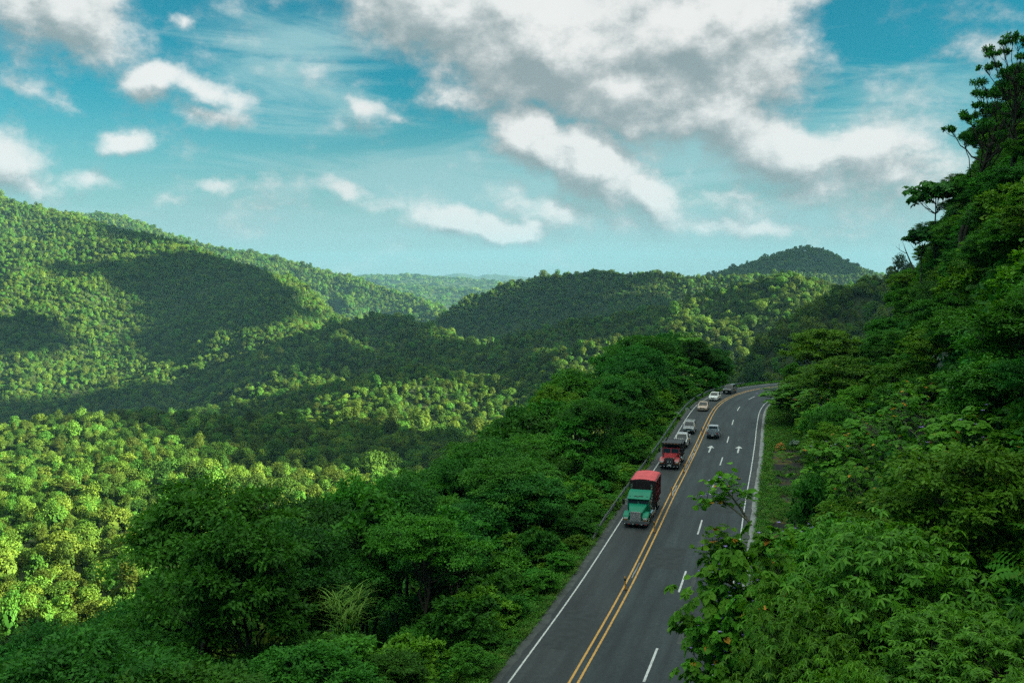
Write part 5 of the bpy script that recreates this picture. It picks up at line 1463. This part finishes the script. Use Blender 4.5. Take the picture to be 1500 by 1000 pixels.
def make_car(name, label, mat, style='sedan', L=4.35, W=1.76, Ht=1.45, cat='car', group='cars on the road', rear_view=False, mudguard=False):
    e = empty(name, (0, 0, 0)); tag(e, label, cat, group)
    tall = style in ('suv', 'pickup')
    r = .36 if tall else .31; lift = .14 if tall else 0
    xf, xr = -.86, -L + .9
    hood, belt = (1.02 + lift * .5, 1.08 + lift * .5) if tall else (.86, .95)
    cabf = -1.12 if style != 'pickup' else -1.2
    cabr = {'sedan': -L + .75, 'suv': -L + .12, 'pickup': -L + 1.55}[style]
    topf = cabf - (.72 if not tall else .62); topr = cabr + {'sedan': .72, 'suv': .30, 'pickup': .22}[style]
    low = .24 + lift
    tail = belt if style != 'pickup' else .66
    prof = [(-.06, low), (0, low + .22), (-.05, hood - .22), (-.22, hood - .10), (cabf, hood + .05), (cabf - .1, belt)]
    if style == 'pickup': prof += [(cabr - .02, belt), (cabr - .03, tail), (-L + .03, tail), (-L, low + .3)]
    else: prof += [(cabr, belt), (-L + .10, belt - .06), (-L, belt - .34), (-L, low + .2)]
    prof += [(-L + .06, low)] + arch(xr, r + .05, r)[::-1] + arch(xf, r + .05, r)[::-1]
    def shape(x, z):
        k = 1 - .10 * max(0, (x + .45) / .45) - .07 * max(0, (-x - L + .35) / .35)
        return k * (1 - .05 * max(0, (z - .7) / .3)) * (1 - .04 * max(0, (.5 - z) / .3))
    # arch() runs the wrong way round for a clockwise profile: order the points from back to front along the sill
    body = prism('body', prof, W, None, .035, shape); link('body', body, e, mat)
    # cabin
    wb, wt = W - .12, W - .42
    bm = bmesh.new()
    lo = [bm.verts.new(p) for p in ((cabf, -wb / 2, belt - .03), (cabf, wb / 2, belt - .03), (cabr, wb / 2, belt - .03), (cabr, -wb / 2, belt - .03))]
    hi = [bm.verts.new(p) for p in ((topf, -wt / 2, Ht), (topf, wt / 2, Ht), (topr, wt / 2, Ht), (topr, -wt / 2, Ht))]
    bm.faces.new(hi); bm.faces.new(lo[::-1])
    for i in range(4): bm.faces.new((lo[i], lo[(i + 1) % 4], hi[(i + 1) % 4], hi[i]))
    bmesh.ops.bevel(bm, geom=[ed for ed in bm.edges if max(v.co.z for v in ed.verts) > belt + .1], offset=.05, segments=2, affect='EDGES')
    link('roof', bm_mesh(bm, 'roof', False), e, mat)
    def lerp(a, b, t): return Vector(a).lerp(Vector(b), t)
    def pane(nm, l0, l1, h0, h1, a=.10, b=.90, c=.10, d=.88, off=.012):
        q = [lerp(lerp(l0, h0, c), lerp(l1, h1, c), a), lerp(lerp(l0, h0, c), lerp(l1, h1, c), b), lerp(lerp(l0, h0, d), lerp(l1, h1, d), b), lerp(lerp(l0, h0, d), lerp(l1, h1, d), a)]
        n = (q[1] - q[0]).cross(q[3] - q[0]).normalized(); q = [p + n * .004 for p in q]
        link(nm, quad_pane(nm, q, off), e, MAT['glass_dark'])
    A = [(cabf, -wb / 2, belt), (cabf, wb / 2, belt), (cabr, wb / 2, belt), (cabr, -wb / 2, belt)]; B = [(topf, -wt / 2, Ht), (topf, wt / 2, Ht), (topr, wt / 2, Ht), (topr, -wt / 2, Ht)]
    pane('windscreen', A[0], A[1], B[0], B[1], .07, .93, .04, .88)
    pane('rear_window', A[2], A[3], B[2], B[3], .10, .90, .16, .86)
    for i, j in ((1, 2), (3, 0)):
        rng_ = ((.06, .47), (.52, .93))
        for (a, b) in rng_: pane('side_window', A[i], A[j], B[i], B[j], a, b, .10, .86)
    for sx in (xf, xr):
        for sy in (-1, 1): add_wheel(e, sx, sy * (W / 2 - .14), r, .22)
    for sy in (-1, 1):
        link('headlight', boxes('headlight', [((-.10, sy * (W / 2 - .30), hood - .27), (.16, .34, .15))], .03), e, MAT['lamp_glass'])
        link('taillight', boxes('taillight', [((-L + .05, sy * (W / 2 - .22), belt - .28 if style != 'pickup' else .80 + lift * .3), (.14, .18, .24))], .02), e, MAT['lamp_red'])
        link('mirror', boxes('mirror', [((cabf - .22, sy * (W / 2 + .06), belt + .08), (.10, .18, .14))], .03), e, mat)
    link('grille', boxes('grille', [((-.02, 0, hood - .29), (.10, W * .42, .16))] + [((.035, 0, hood - .33 + k * .05), (.02, W * .40, .015)) for k in range(3)]), e, MAT['trim_black'])
    link('front_bumper', boxes('front_bumper', [((-.03, 0, low + .10), (.16, W * .86, .22))], .04), e, MAT['trim_black'] if tall or mudguard else mat)
    link('rear_bumper', boxes('rear_bumper', [((-L + .03, 0, low + .14), (.16, W * .86, .20))], .04), e, MAT['trim_black'])
    link('licence_plate', boxes('licence_plate', [((.062, 0, low + .13), (.012, .36, .15))]), e, MAT['plate'])
    if rear_view: link('licence_plate', boxes('licence_plate', [((-L - .062, 0, low + .16), (.012, .34, .15))]), e, MAT['plate'])
    if style == 'pickup':
        bl0, bl1 = cabr - .04, -L + .02; mid = (bl0 + bl1) / 2; ln = bl0 - bl1
        for sy in (-1, 1):
            link('bed_side', boxes('bed_side', [((mid, sy * (W / 2 - .075), (belt + tail) / 2 + .02), (ln, .09, belt - tail + .02))], .02), e, mat)
        link('tailgate', boxes('tailgate', [((bl1 + .05, 0, (belt + tail) / 2 + .01), (.09, W - .26, belt - tail))], .02), e, mat)
        link('bed_liner', boxes('bed_liner', [((mid, 0, tail + .03), (ln - .1, W - .25, .03))]), e, MAT['trim_black'])
    return e

def make_truck(name, label, cabmat, boxmat, style):
    e = empty(name, (0, 0, 0)); tag(e, label, 'truck', 'trucks in the downhill lane')
    big = style == 'tarp'
    # chassis
    Lt = 9.5 if big else 7.4
    link('chassis', boxes('chassis', [((-Lt / 2 - .2, 0, .78), (Lt - .9, .85, .26)), ((-Lt + .3, 0, .6), (.12, 2.2, .12))], .02), e, MAT['black'])
    # bonnet and fenders
    def bonnet_shape(x, z): return .66 + .34 * min(1, max(0, (-x - .3) / 1.7))
    zf, zb = (1.52, 1.92) if big else (1.42, 1.72)
    link('bonnet', prism('bonnet', [(-.34, .72), (-.30, zf - .08), (-.38, zf), (-2.02, zb), (-2.02, .80)], 1.8, None, .05, bonnet_shape), e, cabmat)
    for sy in (-1, 1):
        pf = [(-.16, .72), (-.14, 1.02), (-.28, 1.17), (-.85, 1.34), (-1.35, 1.36), (-1.75, 1.22), (-1.98, .80)] + [(-1.15 + .58 * math.cos(t), .52 + .58 * math.sin(t)) for t in np.linspace(math.pi * .94, math.pi * .06, 7)]
        me = prism('fender', pf, .56, None, .04)
        o = link('fender', me, e, cabmat); o.location = (0, sy * .91, 0)
        o2 = link('headlight', boxes('headlight', [((-.13, sy * .92, .92), (.08, .40, .16))], .02), o, MAT['lamp_glass']); o2.location = (0, -sy * .91, 0)
        o3 = link('turn_signal', boxes('turn_signal', [((-.135, sy * .92, .79), (.06, .40, .06))]), o, MAT['lamp_amber']); o3.location = (0, -sy * .91, 0)
    # grille
    gw = 1.02
    gr = link('grille', boxes('grille', [((-.27, 0, 1.12), (.10, gw, .84 if big else .62))], .03), e, MAT['grille_light'] if big else MAT['trim_black'])
    link('slats', boxes('slats', [((-.215, 0, .80 + k * .10), (.02, gw - .10, .035)) for k in range(8 if big else 6)]), gr, MAT['grille_light'] if big else MAT['steel_grey'])
    # bumper
    bp = link('bumper', boxes('bumper', [((-.14, 0, .56), (.24, 2.36, .34))], .05), e, MAT['steel_grey'] if big else MAT['black'])
    link('valance', boxes('valance', [((-.22, 0, .31), (.10, 2.2, .16))]), bp, MAT['black'])
    for k, yy in enumerate((-1.0, -.6, -.2, .2, .6, 1.0)):
        link('marker_light', boxes('marker_light', [((-.015, yy, .42), (.03, .16, .06))]), bp, (MAT['lamp_glass'] if k % 2 == 0 else MAT['lamp_red']) if big else MAT['lamp_glass'])
    link('licence_plate', boxes('licence_plate', [((-.012, .05, .57), (.015, .42, .16))]), bp, MAT['plate'] if not big else MAT['steel_grey'])
    # cab
    ct = 2.36 if big else 2.28; cb = -3.75 if big else -3.05
    cab = link('cab', prism('cab', [(-1.98, .82), (-1.98, zb - .02), (-2.18, ct), (cb, ct), (cb, .82)], 2.08, None, .05, lambda x, z: 1 - .06 * max(0, (z - 1.9) / .5)), e, cabmat)
    ws = 1.0 - .04
    for sy in (-1, 1):
        q = [(-1.992, sy * .06 if sy > 0 else -.95, zb + .02), (-1.992, .95 if sy > 0 else -.06, zb + .02), (-2.15, .92 if sy > 0 else -.06, ct - .05), (-2.15, .06 if sy > 0 else -.92, ct - .05)]
        link('windscreen', quad_pane('windscreen', q, .02), e, MAT['glass_dark'])
        yd = sy * 1.03
        d = link('door', boxes('door', [((-2.75, sy * 1.035, 1.52), (1.0, .045, 1.28))], .015), e, cabmat)
        link('side_window', boxes('side_window', [((-2.72, sy * 1.062, 1.95), (.78, .02, .42))]), d, MAT['glass_dark'])
        link('handle', boxes('handle', [((-3.12, sy * 1.075, 1.55), (.16, .04, .05))]), d, MAT['chrome'])
        m = link('mirror', boxes('mirror', [((-2.02, sy * 1.42, 2.02), (.10, .26, .52))], .03), e, MAT['black'])
        link('mirror_arm', boxes('mirror_arm', [((-2.05, sy * 1.22, 2.26), (.05, .46, .04)), ((-2.05, sy * 1.22, 1.78), (.05, .46, .04))]), m, MAT['chrome'])
        bm = bmesh.new(); cyl(bm, (-3.15 if big else -3.6, sy * 1.0, .72), .30, 1.25 if big else .8, 'X', 16)
        link('fuel_tank', bm_mesh(bm, 'fuel_tank'), e, MAT['chrome'])
        link('step', boxes('step', [((-2.35, sy * 1.04, .52), (.55, .28, .06)), ((-2.35, sy * 1.04, .80), (.55, .22, .06))]), e, MAT['chrome'])
    if big:
        rf = link('roof_visor', prism('roof_visor', [(-1.96, ct - .06), (-1.92, ct + .02), (-3.15, 2.80), (-3.95, 2.86), (-3.95, ct + .01), (-2.4, ct + .01)], 2.16, None, .05), e, cabmat)
        # dark lamps and lettering strokes low on the slanted visor
        sl = math.atan2(.78, 1.23)
        L_ = []
        for yy, w, ex in ((-.82, .10, 0), (-.42, .05, 0), (-.33, .16, .04), (-.22, .05, 0), (-.10, .14, -.05), (0, .05, 0), (.09, .14, .05), (.20, .05, 0), (.30, .16, .05), (.40, .05, 0), (.80, .10, 0)):
            x = -2.34 - ex; L_.append(((x, yy, ct + .02 + (-x - 1.92) * (2.80 - ct - .02) / 1.23 + .03), (.16 if w < .08 else .06, w, .02)))
        bm = bmesh.new()
        for c, s in L_: box_bm(bm, c, s, Matrix.Rotation(math.atan2(2.80 - ct - .02, 1.23), 3, 'Y'))
        link('visor_lamps', bm_mesh(bm, 'visor_lamps'), rf, MAT['dark_board'])
        for sy in (-1, 1):
            bm = bmesh.new(); cyl(bm, (-4.25, sy * .98, 2.15), .085, 2.3, 'Z', 12); cyl(bm, (-4.25, sy * .98, 1.75), .13, 1.1, 'Z', 12)
            link('exhaust_stack', bm_mesh(bm, 'exhaust_stack'), e, MAT['chrome'])
        bx0, bx1, zt, zl, W = -5.1, -9.55, 3.36, 1.28, 2.40
        axles = (-4.75, -5.85, -8.0, -9.05)
    else:
        bx0, bx1, zt, zl, W = -3.45, -7.5, 2.60, 1.22, 2.36
        axles = (-5.4, -6.5)
    # load box
    bm = bmesh.new(); mid = (bx0 + bx1) / 2; ln = bx0 - bx1
    for c, s in (((mid, W / 2 - .05, (zt + zl) / 2), (ln, .10, zt - zl)), ((mid, -W / 2 + .05, (zt + zl) / 2), (ln, .10, zt - zl)), ((mid, 0, zl + .05), (ln - .02, W - .22, .10)), ((bx1 + .06, 0, (zt + zl) / 2), (.10, W - .22, zt - zl - .02))): box_bm(bm, c, s)
    dbx = link('dump_box', bm_mesh(bm, 'dump_box'), e, boxmat)
    for sy in (-1, 1):
        for k in range(7):
            x = bx0 - .12 - k * (ln - .24) / 6
            link('rib', boxes('rib', [((x, sy * (W / 2 + .045), (zt + zl) / 2), (.10, .09, zt - zl - .04))], .01), dbx, boxmat)
        link('top_rail', boxes('top_rail', [((mid, sy * (W / 2 + .03), zt + .035), (ln + .05, .17, .12))], .015), dbx, boxmat)
        link('side_rail', boxes('side_rail', [((mid, sy * (W / 2 + .065), zl + .75), (ln - .1, .06, .10))], .01), dbx, boxmat)
    if big:
        link('headboard', boxes('headboard', [((bx0 + .05, 0, (zt + zl) / 2 + .10), (.12, W + .12, zt - zl + .16))], .015), e, MAT['dark_board'])
        # the tarp: sagging between its bows
        nx, ny = 29, 13; V = []; F = []
        for i in range(nx):
            for j in range(ny):
                u = i / (nx - 1); v = j / (ny - 1) * 2 - 1
                z = zt + .10 + .13 * (1 - v * v) + .025 * math.cos(u * 6 * 2 * math.pi) * (1 - v * v) + .012 * math.sin(17 * v + 9 * u)
                V.append((bx0 - .03 - u * (ln - .04), v * (W / 2 - .0), z))
        for i in range(nx - 1):
            for j in range(ny - 1): F.append((i * ny + j, (i + 1) * ny + j, (i + 1) * ny + j + 1, i * ny + j + 1))
        me = bpy.data.meshes.new('tarp'); me.from_pydata(V, [], F); me.update(); o = link('tarp', me, e, MAT['red_tarp'])
        me.polygons.foreach_set('use_smooth', np.ones(len(F), bool)); sm = o.modifiers.new('thick', 'SOLIDIFY'); sm.thickness = .03
    else:
        link('cab_guard', boxes('cab_guard', [((bx0 + .62, 0, 2.88), (1.35, W + .05, .10)), ((bx0 + 0, 0, (2.88 + zl) / 2), (.10, W + .02, 2.88 - zl)), ((bx0 + 1.27, 0, 2.84), (.08, W + .06, .20))], .015), e, MAT['dark_steel'])
        for yy in (-.8, -.4, 0, .4, .8): link('guard_lamp', boxes('guard_lamp', [((bx0 + 1.315, yy, 2.86), (.02, .14, .06))]), e, MAT['lamp_amber'])
        link('load', boxes('load', [((mid, 0, zt - .12), (ln - .2, W - .3, .15))], .04), dbx, MAT['dark_steel'])
        for yy in (-.16, .16): link('fog_lamp', boxes('fog_lamp', [((-.205, yy, .93), (.05, .16, .12))], .02), e, MAT['lamp_glass'])
        link('bonnet_ornament', boxes('bonnet_ornament', [((-.40, 0, zf + .06), (.18, .05, .09))], .015), e, MAT['chrome'])
    for sy in (-1, 1):
        add_wheel(e, -1.15, sy * .98, .50, .30)
        for ax in axles: add_wheel(e, ax, sy * .92, .50, .52)
        link('mudflap', boxes('mudflap', [((axles[-1] - .62, sy * .92, .55), (.03, .55, .6))]), e, MAT['black'])
    return e

def park(o, y, off, oncoming=True, turn=0.0):
    x, yy, h = road_at(s_of_y(y), off)
    o.location = (float(x), float(yy), .006)
    o.rotation_euler = (0, 0, float(h) + (math.pi if oncoming else 0) + turn)
LANE = -1.92
t1 = make_truck('dump_truck', 'green bonneted truck hauling a maroon load box under a pinkish red tarp', MAT['teal_paint'], MAT['maroon_paint'], 'tarp'); park(t1, 88.1, LANE)
t2 = make_truck('dump_truck', 'dark red dump truck with black tipper body and guard over its cab', MAT['red_paint'], MAT['dark_steel'], 'open'); park(t2, 115.1, LANE)
park(make_car('pickup_truck', 'silver pickup following closely behind the red dump truck', paint('silver_paint', (.36, .38, .38), .3, .3), 'pickup', 5.0, 1.82, 1.72), 129.7, LANE - .1)
park(make_car('suv', 'grey off-roader with black bumper behind the silver pickup', paint('grey_paint', (.20, .215, .22), .3, .3), 'suv', 4.5, 1.78, 1.70), 140.9, LANE - .05)
c5 = make_car('sedan', 'beige saloon car on the left lane where the bend begins', paint('beige_paint', (.42, .31, .23), .3, .2), 'sedan', 4.5, 1.78, 1.47); park(c5, 164.6, LANE + .1)
park(make_car('sedan', 'white saloon car between the beige car and the black car', paint('white_paint_car', (.66, .68, .67), .25), 'sedan', 4.4, 1.76, 1.46), 177.9, LANE + .1)
park(make_car('suv', 'black off-roader last but one before the trees of the bend', paint('black_paint', (.018, .02, .022), .22), 'suv', 4.5, 1.80, 1.70), 188.0, LANE)
park(make_car('suv', 'white car half hidden by leaves at the end of the visible road', paint('white_paint_van', (.62, .64, .64), .28), 'suv', 4.4, 1.78, 1.66), 204.8, LANE - .1)
c9 = make_car('pickup_truck', 'silver blue pickup seen from behind driving uphill in the inner lane', paint('silver_blue_paint', (.30, .34, .37), .3, .3), 'pickup', 4.9, 1.80, 1.66, rear_view=True)
park(c9, 137.8 + 4.7, 1.75, False)
